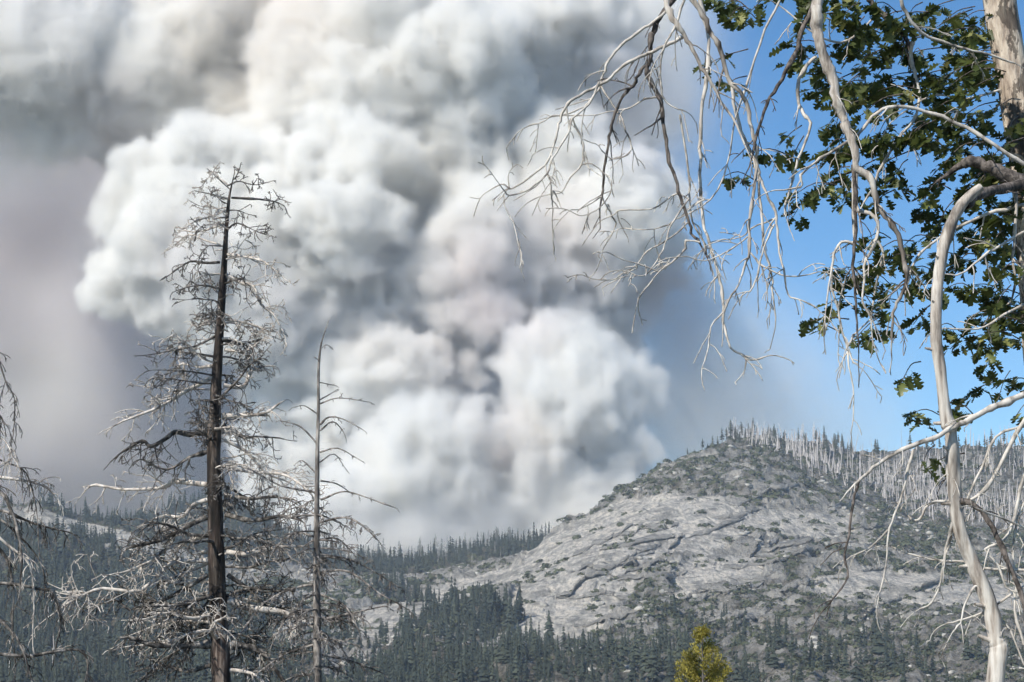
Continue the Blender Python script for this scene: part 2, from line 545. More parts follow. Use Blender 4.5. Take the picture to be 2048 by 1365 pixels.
def shrub_proto(seed, n=26):
    r = random.Random(seed)
    v, f = [], []
    for k in range(n):
        a = r.uniform(0, 6.283); e = r.uniform(0, 1.4); q = r.uniform(.55, 1.)
        c = np.array((math.cos(a) * math.cos(e) * q, math.sin(a) * math.cos(e) * q, math.sin(e) * q * .75))
        t1 = np.array([r.gauss(0, 1) for _ in range(3)]); t1 /= np.linalg.norm(t1)
        t2 = np.cross(t1, c / np.linalg.norm(c)); t2 /= np.linalg.norm(t2) + 1e-6
        s = r.uniform(.22, .42); b0 = len(v)
        v += [tuple(c + t1 * s), tuple(c - t1 * s * .6 + t2 * s * .8), tuple(c - t1 * s * .6 - t2 * s * .8)]
        f.append((b0, b0 + 1, b0 + 2))
    return tri_mesh(v, f)


def boulder_proto(seed):
    r = np.random.default_rng(seed)
    import bmesh
    bm = bmesh.new()
    pts = r.normal(size=(16, 3)); pts /= np.linalg.norm(pts, axis=1)[:, None]
    pts *= r.uniform(.7, 1.1, (16, 1)); pts[:, 2] = pts[:, 2] * .62 + .15
    for p in pts: bm.verts.new(p)
    bmesh.ops.convex_hull(bm, input=bm.verts)
    bm.verts.ensure_lookup_table(); bm.verts.index_update()
    V_ = np.array([q.co[:] for q in bm.verts]); T_ = []
    for q in bm.faces:
        i_ = [x.index for x in q.verts]
        for k in range(1, len(i_) - 1): T_.append((i_[0], i_[k], i_[k + 1]))
    bm.free()
    return V_, np.array(T_)


def dead_proto(seed):
    r = random.Random(seed)
    v, f = [], []
    lean = r.gauss(0, .11)
    for k in range(4):
        a = 2 * math.pi * k / 4
        v.append((.026 * math.cos(a), .026 * math.sin(a), -.06))
    for k in range(4):
        a = 2 * math.pi * k / 4
        v.append((lean + .009 * math.cos(a), .009 * math.sin(a), 1))
    for k in range(4):
        f += [(k, (k + 1) % 4, 4 + (k + 1) % 4), (k, 4 + (k + 1) % 4, 4 + k)]
    f += [(4, 5, 6), (4, 6, 7)]
    for k in range(r.randint(2, 9)):
        z = r.uniform(.45, .96); a = r.uniform(0, 6.283); L = r.uniform(.03, .085); b0 = len(v)
        v += [(lean * z, 0, z + .006), (lean * z, 0, z - .012), (lean * z + L * math.cos(a), L * math.sin(a), z + r.uniform(-.04, .04))]
        f.append((b0, b0 + 1, b0 + 2))
    return tri_mesh(v, f)


def scatter(density, n, d0, d1, inframe=True):
    """n candidates over the land cells, uniform as one looks at them; returns (row, col) floats"""
    rr = np.where((D[:, nc // 2] > d0) & (D[:, nc // 2] < d1))[0]
    i = rng.integers(rr[0], rr[-1], n); j = rng.integers(2, nc - 2, n)
    fi = rng.random(n)
    acc = rng.random(n) < density[i, j]
    i, j, fi = i[acc], j[acc], fi[acc]
    x = X[i, j] * (1 - fi) + X[i + 1, j] * fi + rng.uniform(-.8, .8, len(i)); y = D[i, j] * (1 - fi) + D[i + 1, j] * fi
    z = np.minimum(Z[i, j], Z[i + 1, j])
    return np.stack([x, y, z], -1), i, j


def visible_rows():
    """cells not hidden behind nearer land along the same bearing"""
    el = (Z - CZ + 12) / D
    mx = np.maximum.accumulate((Z - CZ) / D, axis=0)
    return el > mx - 1e-4


VIS = visible_rows()


def populate(kind, pts, hts, wid, protos, material, label, cat, group, top, stuff_name, stuff_label, hgt_min=0):
    """the `top` largest in view as objects of their own, the rest as one mass"""
    mes = []
    for q, (v_, t_) in enumerate(protos):
        m_ = mesh_np(kind, v_, t_)
        m_.materials.append(material); mes.append(m_)
    pr = np.array([proj(p) for p in pts])
    inv = (pr[:, 0] > 0) & (pr[:, 0] < 2048) & (pr[:, 1] < 1372) & (pr[:, 1] > 0)
    size = hts / pts[:, 1] * inv
    order = np.argsort(-size)
    sel = np.zeros(len(pts), bool); sel[order[:top]] = True
    ang = rng.uniform(0, 6.283, len(pts)); pid = rng.integers(0, len(protos), len(pts))
    for k in np.where(sel)[0]:
        o = bpy.data.objects.new(kind, mes[pid[k]]); COL.objects.link(o)
        o.location = pts[k]; o.rotation_euler = (0, 0, ang[k]); o.scale = (wid[k], wid[k], hts[k])
        lb = label(pts[k], pr[k], hts[k]) if callable(label) else label
        tag(o, lb, cat, group)
    rest = np.where(~sel)[0]
    if len(rest):
        VV, TT, n0 = [], [], 0
        for k in rest:
            v_, t_ = protos[pid[k]]
            q = rotz(v_, ang[k]) * (wid[k], wid[k], hts[k]) + pts[k]
            VV.append(q); TT.append(t_ + n0); n0 += len(q)
        o = link(stuff_name, mesh_np(stuff_name, np.vstack(VV), np.vstack(TT)), material)
        tag(o, stuff_label, cat, None, 'stuff')
        print(kind, len(pts), 'tris', sum(map(len, TT)), time.time() - T0)


def place_words(q):
    x, y = q[0], q[1]
    for lim, ph in ((150, 'behind the drooping dead tree'), (300, 'beyond the tips of the big snag boughs'), (430, 'just left of the big snag trunk'), (540, 'just right of the big snag trunk'), (640, 'just left of the slender snag'),
                    (760, 'just right of the slender snag'), (900, 'below the foot of the smoke'), (1030, 'left of the smooth granite slab'), (1180, 'under the smooth granite slab'), (1330, 'left of the yellow-green cedar'),
                    (1480, 'directly above the yellow-green cedar'), (1620, 'right of the yellow-green cedar'), (1760, 'below the burnt trunks'), (1880, 'just left of the pale stem'), (1e9, 'right of the pale stem')):
        if x < lim: break
    band = 'near the skyline' if y < 960 else 'high up' if y < 1060 else 'halfway up' if y < 1160 else 'low down' if y < 1270 else 'by the bottom edge'
    return ph, band


def labeller(noun, words, cuts):
    def f(p, q, h):
        k = sum(h > c for c in cuts)
        ph, band = place_words(q)
        return f'{words[k]} {noun} {band}, {ph}'
    return f


con = [conifer_proto(s, w=random.Random(s).uniform(.15, .30), tiers=8 + s % 3, nb=6, low=.06 + .05 * (s % 3)) for s in range(8)]
# living forest
pts, ii, jj = scatter(CONF * VIS * (DEAD < .5) * (.55 + .9 * np.clip(fbm(X / 50, D / 60, 2, 66) + .4, 0, 1)), 32000, 1000, 3150)
h = 8 + 17 * rng.random(len(pts)) ** 1.5 * np.where(pts[:, 1] > 2450, 1.2, np.where(pts[:, 1] < 1600, .75, 1.))
h *= np.where(rng.random(len(pts)) < .15, 1.3, 1.)


populate('conifer_tree', pts, h, h * rng.uniform(.8, 1.3, len(pts)), con, M_conifer, labeller('dark conifer', ('short', 'mid-sized', 'tall'), (17, 24)), 'conifer', 'conifers of the forest round the granite dome', 300,
         'conifer_forest', 'dark conifer forest covering the slopes round the granite dome')
# scattered conifers on the dead ridge crest
cr = np.zeros_like(D)
rowsB = (D > 2600) & (D < 2850)
cr[rowsB & (PX > 1440)] = 1
pts, ii, jj = scatter(cr * VIS, 2600, 2550, 2900)
keep = rng.random(len(pts)) < .30 * (fbm(pts[:, 0] / 60, pts[:, 1] / 60, 2, 5) > 0)
keep |= (rng.random(len(pts)) < .035)
pts = pts[keep][:230]
h = rng.uniform(15, 31, len(pts))
con2 = [conifer_proto(40 + s, w=.19, tiers=6, nb=6, low=.35) for s in range(4)]
populate('ridge_conifer', pts, h, h * rng.uniform(.8, 1.4, len(pts)), con2, M_conifer_far, labeller('living ridge conifer', ('small', 'large'), (26,)), 'conifer', 'living conifers on the burnt ridge', 300, 'ridge_conifers', 'conifers')
# a few on the dome's own crest
L_ = []
for px, hh in [(1386, 9), (1372, 12), (1352, 7), (1332, 6), (1190, 8), (1174, 6), (1402, 18), (1412, 14), (1422, 22), (1432, 17), (1441, 24), (1450, 19), (1458, 28), (1468, 25), (1476, 21), (1500, 26), (1512, 19), (1536, 27), (1561, 24), (1577, 22), (1605, 20), (1620, 24), (1650, 20), (1690, 22)]:
    d = float(tab(px, [(1100, 2230), (1300, 2380), (1460, 2450), (1700, 2360)])) + (5 if px < 1470 else 30)
    L_.append((px, d, hh))
pts = np.array([((px - 1024) / F / math.cos(TH) * d, d, ground(px, d)) for px, d, _ in L_]); h = np.array([q[2] for q in L_], float) * .9
populate('summit_conifer', pts, h, h * 1.25, con2, M_conifer_far, labeller('summit conifer', ('small dark', 'mid-sized dark', 'tall dark'), (14, 22)), 'conifer', 'conifers along the granite summit skyline', 300, 'x', 'x')
# burnt poles
pts, ii, jj = scatter(DEAD * VIS * np.where(D > 2450, 1, .8), 10000, 2150, 2860)
keep = rng.random(len(pts)) < np.clip(.40 + fbm(pts[:, 0] / 50, pts[:, 1] / 50, 3, 15) * 3.2, .05, 1)
pts = pts[keep]
h = 9 + 26 * rng.random(len(pts)) ** 1.3
dp = [dead_proto(s) for s in range(7)]
populate('dead_tree_trunk', pts, h, rng.uniform(15, 32, len(pts)), dp, M_dead, labeller('bleached burnt trunk', ('short', 'tall', 'very tall'), (29, 33)), 'dead tree', 'burnt trunks standing on the right ridge', 300,
         'burnt_forest', 'bleached burnt trunks crowding the right ridge')
# a few pale poles in the living forest
pts, ii, jj = scatter(CONF * VIS * (DEAD < .5), 500, 1050, 2900)
pts = pts[:90]
pts = np.array([p for p in pts if proj(p)[1] < 1235 or proj(p)[0] < 600])
h = rng.uniform(10, 20, len(pts))
populate('forest_snag', pts, h, h * .95, dp, M_dead, labeller('pale dead trunk', ('short', 'tall'), (15,)), 'dead tree', 'pale dead trunks in the conifer forest', 300, 'x', 'x')
# shrubs
sp = [shrub_proto(s) for s in range(6)]
pts, ii, jj = scatter(SHR * VIS, 38000, 1150, 2750)
h = rng.uniform(1.8, 5.8, len(pts)) * np.where(pts[:, 1] < 1800, .85, 1.1)
populate('mountain_shrub', pts, h, h * rng.uniform(.8, 1.5, len(pts)), sp, M_shrub, labeller('grey-green shrub', ('small', 'broad'), (4.5,)), 'shrub', 'shrubs dotted over the granite', 300,
         'shrub_cover', 'grey-green shrubs covering ledges of the granite')
# boulders
bpz = [boulder_proto(s) for s in range(6)]
bd = np.clip(fbm(X / 70, D / 70, 3, 91) * 5 + .4, 0, 1) * (1 - .93 * SM_at(PX, PYF)) * (PX > 560) * (CONF < .9)
bd = np.where((PX < 560) & (D > 2100) & (CONF < .5), .3, bd)
pts, ii, jj = scatter(bd * VIS, 20000, 1150, 2600)
h = .9 + rng.exponential(1.2, len(pts)); h = np.minimum(h, 6)
populate('granite_boulder', pts, h, h * rng.uniform(.85, 1.3, len(pts)), bpz, M_boulder, labeller('pale angular granite boulder', ('small', 'mid-sized', 'large'), (3.5, 5)), 'boulder', 'granite boulders strewn over the mountainside', 300,
         'boulder_field', 'broken pale granite boulders strewn over the slopes')


# overhanging flakes on the dome (dark undersides)
def surf(px, py):
    """first land point seen on column px at picture height py"""
    j = min(max(int(np.searchsorted(cols, px)), 1), nc - 1)
    k = np.where((PYF[:, j] <= py) & (D[:, j] > 900))[0]
    k = k[0] if len(k) else nr - 1
    return np.array((X[k, j], D[k, j], Z[k, j]))


def ledge(pl, out, thick, label, nm='rock_ledge'):
    pp = np.array([surf(x, y) for x, y in pl])
    pp = np.array([pp[k] * (1 - t_ / 4) + pp[k + 1] * t_ / 4 for k in range(len(pp) - 1) for t_ in range(4)] + [pp[-1]])
    pp[:, 2] += np.array([rnd.uniform(-1.2, 1.2) for _ in pp])
    n = len(pp)
    v, f = [], []
    for k, p in enumerate(pp):
        e = math.sin(math.pi * min(max(k / (n - 1), .03), .97)) ** .4
        nj = rnd.uniform(-1, 1)
        o_ = out * e * rnd.uniform(.75, 1.15); th = thick * e * rnd.uniform(.6, 1.2)
        qx, qy = proj(p)
        b_ = surf(qx, qy - 9 - 5 * e) + (0, 2, -1.0)
        v += [b_, p * .5 + b_ * .5 + (nj, -o_ * .7, 1.2 * e), p + (nj, -o_, th), p + (nj * .6, -o_ * .93, -th * .1), p + (0, 5, -.5)]
    for k in range(n - 1):
        for q in range(4):
            f.append((k * 5 + q, k * 5 + q + 1, (k + 1) * 5 + q + 1, (k + 1) * 5 + q))
    c0 = pp.mean(0)
    o = link(nm, mesh_np(nm, np.array(v) - c0, np.array(f)), M_ledge)
    o.location = c0
    tag(o, label, 'rock ledge', 'overhanging granite ledges')


M_ledge = M_land
for pl, o_, th_, lb in [
    ([(1112, 1196), (1135, 1193), (1150, 1175), (1162, 1160), (1188, 1154), (1212, 1150)], 9, 2.5, 'dark stepped overhang crossing the middle of the pale slab'),
    ([(1240, 1136), (1256, 1128), (1270, 1135)], 16, 4, 'dark overhang capping the recess right of the pale slab'),
    ([(1328, 1100), (1345, 1092), (1352, 1078), (1360, 1074)], 6, 2, 'short dark step in the rock above the shrubby ledge'),
    ([(1490, 1118), (1502, 1106), (1508, 1088)], 6, 2, 'small dark crack overhang in the rock right of centre dome'),
    ([(1812, 1186), (1840, 1170), (1870, 1165)], 11, 3, 'dark triangular overhang on the lower right rock wall'),
    ([(1700, 1250), (1722, 1225), (1755, 1210), (1785, 1200)], 8, 2.5, 'long curved dark overhang low on the right rock wall'),
    ([(1195, 1104), (1250, 1096), (1310, 1082), (1340, 1078)], 3.5, 1.2, 'thin long ledge across the upper pale slab'),
    ([(1030, 1200), (1034, 1188), (1036, 1176)], 7, 2, 'short dark notch at the left end of the pale slab')]:
    ledge(pl, o_, th_, lb)
rl = random.Random(5)
for k in range(26):
    x = rl.uniform(1030, 1800); y = rl.uniform(1010, 1230)
    if k < 12: x, y = rl.uniform(1060, 1450), rl.uniform(1020, 1260)
    if y < tab(x, ridgeA) + 30: continue
    Ln = rl.uniform(50, 170); sl = rl.uniform(-.45, -.05); pl = [(x, y)]
    while pl[-1][0] < x + Ln:
        pl.append((pl[-1][0] + rl.uniform(12, 26), pl[-1][1] + (sl + rl.gauss(0, .28)) * 18))
    band = 'pale slab' if x < 1300 else 'middle rock face' if x < 1550 else 'right rock face'
    ledge(pl, rl.uniform(1.2, 3.3), rl.uniform(.5, 1.2), f'{"long" if Ln > 110 else "short"} thin fracture line {"high" if y < 1090 else "midway" if y < 1170 else "low"} across the {band}, {place_words((x, y))[0]}')
print('far done', time.time() - T0)

# ------------------------------------------------------------------ near trees
def stroke(pl, w0, w1, d, sweep=0., jit=0.):
    """picture-traced limb -> 3-D path with radii at distance d, drifting in depth by sweep"""
    n = len(pl)
    out = []
    for k, (x, y) in enumerate(pl):
        t_ = k / max(1, n - 1)
        dd = d + sweep * t_ + rnd.uniform(-jit, jit) * (k > 0)
        if d > 30 and k: x += rnd.gauss(0, 2.5); y += rnd.gauss(0, 3.5)
        p = P(x, y, dd)
        wpx = w0 + (w1 - w0) * t_
        out.append((*p, wpx * .5 * dd / F))
    c_ = catmull(out, 3)
    for q in c_[1:]:
        q[3] *= 1 + rnd.gauss(0, .09) + (.35 if rnd.random() < .07 else 0)
        q[:3] += np.array([rnd.gauss(0, 1), 0, rnd.gauss(0, 1)]) * min(q[3], .01) * .35
    return c_


def grow(mb, p0, dr, L, r0, lvl, droop, curl, sides=4, kids=(3, 6), ksc=.5, spread=.9, step=5, rmin=.0018):
    """a twig that wanders, droops and forks"""
    p = np.array(p0, float); dr = np.array(dr, float); dr /= np.linalg.norm(dr)
    pts_, rs = [p.copy()], [r0]
    ax = np.array([rnd.gauss(0, 1) for _ in range(3)]); ax /= np.linalg.norm(ax)
    cu = rnd.uniform(-curl, curl)
    tips = []
    for k in range(step):
        dr = dr + np.cross(ax, dr) * cu / step + np.array([rnd.gauss(0, .13), rnd.gauss(0, .13), rnd.gauss(0, .11) - droop / step])
        dr /= np.linalg.norm(dr)
        p = p + dr * L / step
        t_ = (k + 1) / step
        pts_.append(p.copy()); rs.append(max(rmin, r0 * (1 - t_ * .75)))
        if lvl > 0:
            m = rnd.randint(*kids) / step
            m = int(m) + (rnd.random() < m - int(m))
            for _ in range(m):
                side = np.array([rnd.gauss(0, 1) for _ in range(3)])
                side -= dr * np.dot(side, dr); side /= np.linalg.norm(side) + 1e-9
                nd_ = dr * rnd.uniform(.3, .9) + side * spread
                tips += grow(mb, p, nd_, L * ksc * rnd.uniform(.5, 1.2) * (1.15 - t_ * .5), max(rmin, rs[-1] * .62), lvl - 1, droop, curl, 3, kids, ksc, spread, max(3, step - 1), rmin)
    mb.tube(pts_, rs, sides)
    tips.append((pts_[-1], dr))
    return tips


def limb_part(parent, off, path, material, ntw, twL, twr, lvl, droop, curl, name='branch', sides=6, kids=(3, 6), start=.25, spread=.9, rmin=.003, ksc=.5, outw=None):
    mb = MB()
    mb.tube(path[:, :3], path[:, 3], sides)
    n = len(path)
    tips = []
    for _ in range(ntw):
        t_ = rnd.uniform(start, 1) ** .8
        k = min(n - 2, int(t_ * (n - 1)))
        dr = path[k + 1, :3] - path[k, :3]; dr /= np.linalg.norm(dr) + 1e-9
        side = np.array([rnd.gauss(0, 1) for _ in range(3)]); side -= dr * np.dot(side, dr); side /= np.linalg.norm(side) + 1e-9
        nd_ = dr * rnd.uniform(.2, .9) + side * spread
        tips += grow(mb, path[k, :3], nd_, twL * rnd.uniform(.5, 1.25) * (1.1 - .4 * t_), min(path[k, 3] * .7, twr * rnd.uniform(.7, 1.3)), lvl, droop, curl, 4, kids, ksc, spread, 5, rmin)
    dr = path[-1, :3] - path[-2, :3]
    tips += grow(mb, path[-1, :3], dr, twL * .8, path[-1, 3] * .8, lvl, droop, curl, 4, kids, ksc, spread, 5, rmin)
    mb.build(name, material, parent, True, off)
    return tips


def trunk_part(parent, off, pl, d, material, sides=14, rough=.08, name='trunk', steps=8):
    path = []
    for x, y, wpx, *dd in pl:
        q = dd[0] if dd else d
        p = P(x, y, q); path.append((*p, wpx * .5 * q / F))
    c_ = catmull(path, steps)
    mb = MB(); mb.tube(c_[:, :3], c_[:, 3], sides)
    V_, F_ = mb.arrays()
    k = np.repeat(np.arange(len(c_)), sides); a_ = np.tile(np.arange(sides), len(c_))
    n_ = fbm(a_ * 1.7 + 3, k * .22, 2, 77) * 2 * rough
    # wrap-safe flutes
    n_ = n_ * np.abs(np.sin(a_ * math.pi / sides)) + np.sin(a_ * 2 * math.pi / sides * 3 + k * .05) * rough * .4
    n_ = n_ + vnoise(k * .35, k * 0. + 3.3, 5) * rough * .9
    cen = np.repeat(c_[:, :3], sides, axis=0)
    V_ = cen + (V_ - cen) * (1 + n_)[:, None] - np.asarray(off)
    link(name, mesh_np(name, V_, F_, True), material, parent)
    return c_


# ---- big snag
DS = 60
gz = ground(440, DS)
base = np.array((P(443, 1365, DS)[0] + .02, DS, gz))
snag = empty('dead_conifer', base)
tag(snag, 'large dead conifer snag with charred trunk and a dense crown of silvery bare branches', 'dead tree')
tr = trunk_part(snag, base, [(452, 1500, 48), (443, 1365, 38), (438, 1250, 35), (433, 1100, 32), (430, 1000, 29), (428, 900, 27), (432, 780, 22), (438, 680, 17), (443, 600, 16), (449, 520, 12), (453, 450, 8.5), (458, 398, 5.5), (463, 372, 3), (469, 345, 1.6), (470, 330, 1)], DS, M_snag_trunk, 24, .13)


def trunk_at(path, py):
    q = np.array([proj(p[:3])[1] for p in path])
    k = int(np.argmin(abs(q - py)))
    return path[k]


SN = [
    ([(415, 862), (380, 866), (350, 865), (332, 880), (300, 892), (285, 882), (248, 905)], 13), ([(445, 833), (480, 832), (530, 826), (556, 806)], 12), ([(445, 850), (485, 876), (520, 872), (560, 876)], 8),
    ([(445, 932), (500, 946), (560, 950), (600, 968), (625, 980)], 9), ([(415, 970), (350, 965), (326, 978), (250, 975), (190, 972)], 13), ([(415, 1000), (385, 1014), (360, 1030), (330, 1032)], 10),
    ([(412, 1035), (370, 1058), (320, 1080), (262, 1096)], 14), ([(415, 1072), (345, 1092), (300, 1122), (246, 1146)], 10), ([(420, 1122), (335, 1133), (285, 1178), (205, 1174), (165, 1190), (134, 1214)], 11),
    ([(415, 1150), (350, 1185), (300, 1215), (262, 1222), (230, 1200), (190, 1195)], 8), ([(455, 1105), (500, 1108), (560, 1098), (600, 1088)], 13), ([(455, 1200), (500, 1212), (560, 1222), (600, 1238), (640, 1262)], 18),
    ([(425, 1288), (380, 1292), (310, 1290), (262, 1278)], 18), ([(455, 1290), (490, 1292), (520, 1308), (556, 1345), (580, 1380)], 17), ([(451, 550), (484, 562), (512, 579), (525, 611), (545, 628), (570, 669)], 9),
    ([(455, 509), (500, 513), (529, 530), (566, 558)], 7), ([(439, 525), (406, 525), (372, 523), (343, 548)], 6), ([(463, 396), (512, 402), (545, 398), (568, 415)], 5), ([(455, 398), (418, 390), (390, 380)], 5),
    ([(447, 681), (492, 685), (522, 681)], 9), ([(430, 673), (393, 690), (353, 698), (297, 710)], 6), ([(451, 640), (492, 648), (536, 661)], 7), ([(426, 755), (385, 771), (340, 804), (307, 817), (246, 845)], 11),
    ([(447, 771), (488, 776), (504, 743), (535, 728)], 10), ([(467, 360), (476, 346), (478, 333)], 1.8), ([(461, 380), (440, 362), (426, 348), (434, 335)], 2.5), ([(455, 372), (480, 366), (505, 369), (540, 366)], 3.5), ([(457, 372), (440, 350), (425, 343), (405, 366)], 3), ([(451, 420), (430, 425), (395, 440), (370, 455)], 5),
    ([(447, 448), (415, 460), (385, 462), (352, 452)], 5), ([(455, 460), (480, 448), (512, 460), (535, 470)], 4), ([(441, 590), (425, 580), (420, 560)], 5), ([(435, 730), (400, 738), (372, 730), (350, 745)], 8),
    ([(450, 700), (490, 705), (520, 690)], 7), ([(440, 490), (410, 478), (375, 470), (350, 490)], 5), ([(448, 880), (490, 900), (530, 940), (570, 960)], 8), ([(412, 905), (380, 915), (330, 940), (290, 930)], 9),
    ([(450, 990), (500, 1000), (540, 985), (585, 1000)], 10), ([(452, 1030), (510, 1040), (560, 1028), (600, 1045)], 12), ([(452, 1060), (480, 1080), (540, 1070), (590, 1090)], 10), ([(455, 1150), (500, 1180), (545, 1210), (590, 1215)], 10),
    ([(420, 1230), (380, 1240), (340, 1225), (300, 1240)], 9), ([(425, 1330), (370, 1340), (320, 1335), (280, 1360)], 10), ([(455, 1340), (500, 1350), (540, 1375)], 10)]
for pl, wp in SN:
    sweep = rnd.uniform(-1.6, 1.6)
    path = stroke(pl, wp, max(1.8, wp * .38), DS, sweep, .12)
    y0 = pl[0][1]
    ln = sum(math.dist(pl[k], pl[k + 1]) for k in range(len(pl) - 1)) * DS / F
    limb_part(snag, base, path, M_left if rnd.random() < .5 else M_snag_limb, int(4 + ln * 4.6), (.34 + .24 * ln) * (.6 if y0 < 430 else .8 if y0 < 520 else 1), .021, 2, .5, 1.8, kids=(1, 3), rmin=.0125, ksc=.6, spread=.85)
for py_ in range(430, 1350, 38):
    q_ = trunk_at(tr, py_ + rnd.uniform(-12, 12)); a_ = rnd.uniform(0, 6.283)
    e_ = q_[:3] + np.array((math.cos(a_), math.sin(a_), rnd.uniform(-.3, .5))) * rnd.uniform(.15, .5)
    mb = MB(); mb.tube([q_[:3], (q_[:3] * .5 + e_ * .5) + (0, 0, .02), e_], [.035, .026, .016], 6); mb.build('stub', M_snag_limb if rnd.random() < .5 else M_left, snag, True, base)
# more boughs all round
for _ in range(88):
    py = 400 + 965 * rnd.random()
    q = trunk_at(tr, py)
    az = rnd.uniform(0, 6.283)
    half = np.interp(py, [380, 450, 560, 700, 850, 1000, 1150, 1365], [70, 90, 115, 130, 165, 190, 200, 210]) * DS / F
    L = half * rnd.uniform(.5, 1.0)
    dr = np.array((math.cos(az), math.sin(az), rnd.uniform(-.1, .35)))
    p = q[:3].copy(); path = [(*p, .045)]
    r0 = np.interp(py, [400, 1300], [.03, .085]) * rnd.uniform(.5, 1)
    path = [(*p, r0)]
    for k in range(5):
        dr = dr + np.array([rnd.gauss(0, .22), rnd.gauss(0, .22), rnd.gauss(-.05, .16)]); dr /= np.linalg.norm(dr)
        p = p + dr * L / 5; path.append((*p, r0 * (1 - .13 * (k + 1))))
    limb_part(snag, base, catmull(path, 2), M_left if rnd.random() < .62 else M_snag_limb, int(3 + L * 4), .32 + .22 * L, .02, 2, .5, 1.8, kids=(1, 3), rmin=.0125, ksc=.6, spread=.85)
print('snag', time.time() - T0)

# ---- slender snag
D2 = 55
base = np.array((P(635, 1365, D2)[0], D2, ground(635, D2)))
s2 = empty('slender_dead_conifer', base)
tag(s2, 'slender dead tree with a thin straight grey trunk and sparse arching branches', 'dead tree')
tr2 = trunk_part(s2, base, [(636, 1520, 21), (635, 1365, 17), (634, 1250, 15.5), (633, 1130, 13), (634, 1000, 10.5), (635, 900, 8), (637, 820, 6.4), (637, 760, 5.2), (638, 725, 5), (642, 690, 3.4), (651, 660, 2), (658, 640, 1.3)], D2, M_snag2, 10)
S2 = [([(640, 850), (660, 836), (690, 832), (730, 858)], 4), ([(640, 862), (665, 846), (680, 858), (692, 882)], 3.5), ([(640, 905), (680, 898), (722, 918)], 4), ([(640, 808), (680, 796), (742, 803)], 3.5), ([(640, 800), (660, 785), (672, 780)], 2.4),
      ([(642, 1000), (680, 985), (720, 990), (790, 1018)], 4.5), ([(642, 1045), (690, 1037), (725, 1048), (757, 1088)], 5), ([(642, 962), (672, 962), (702, 985)], 4), ([(640, 1110), (690, 1113), (750, 1140), (806, 1182)], 5.5),
      ([(642, 1145), (700, 1150), (760, 1190), (812, 1222)], 5), ([(645, 1240), (700, 1230), (768, 1214)], 6), ([(634, 828), (610, 812), (585, 812)], 3), ([(632, 886), (602, 858), (562, 842)], 4.5), ([(630, 945), (605, 925), (590, 930)], 3.5),
      ([(630, 985), (560, 970), (505, 942)], 4.5), ([(630, 1170), (590, 1176), (530, 1206), (486, 1262)], 5), ([(632, 1075), (600, 1068), (560, 1084), (540, 1110)], 5), ([(630, 1030), (600, 1015), (575, 1022)], 4), ([(640, 925), (668, 920), (690, 940)], 3),
      ([(645, 1310), (700, 1322), (760, 1345)], 6), ([(628, 1290), (570, 1310), (520, 1350)], 6), ([(642, 1190), (690, 1215), (720, 1260)], 5), ([(630, 1220), (580, 1235), (540, 1290)], 5), ([(636, 720), (626, 712)], 2), ([(640, 700), (652, 694), (662, 690)], 1.8),
      ([(637, 765), (655, 768), (668, 774)], 2.2), ([(638, 1080), (672, 1080), (705, 1110)], 5), ([(646, 1270), (680, 1290), (705, 1330)], 5)]
for pl, wp in S2:
    path = stroke(pl, wp, max(1.2, wp * .4), D2, rnd.uniform(-1, 1), .08)
    ln = sum(math.dist(pl[k], pl[k + 1]) for k in range(len(pl) - 1)) * D2 / F
    low = pl[0][1] > 1000
    limb_part(s2, base, path, M_snag2, int((4 if low else 1.5) + ln * (6 if low else 2.5)), .3 if low else .16, .011, 2 if low else 1, .8, .9, kids=(2, 4) if low else (1, 3), rmin=.009)
for _ in range(58):
    py = rnd.uniform(1000, 1400); q = trunk_at(tr2, py); az = rnd.uniform(0, 6.283); L = rnd.uniform(.5, 1.6)
    dr = np.array((math.cos(az), math.sin(az), .15)); p = q[:3].copy(); path = [(*p, .03)]
    for k in range(5):
        dr = dr + np.array([rnd.gauss(0, .12), rnd.gauss(0, .12), -.14]); dr /= np.linalg.norm(dr); p = p + dr * L / 5; path.append((*p, .03 * (1 - .14 * (k + 1))))
    limb_part(s2, base, catmull(path, 2), M_snag2, 8, .35, .010, 1, .8, .9, kids=(2, 4), rmin=.009)

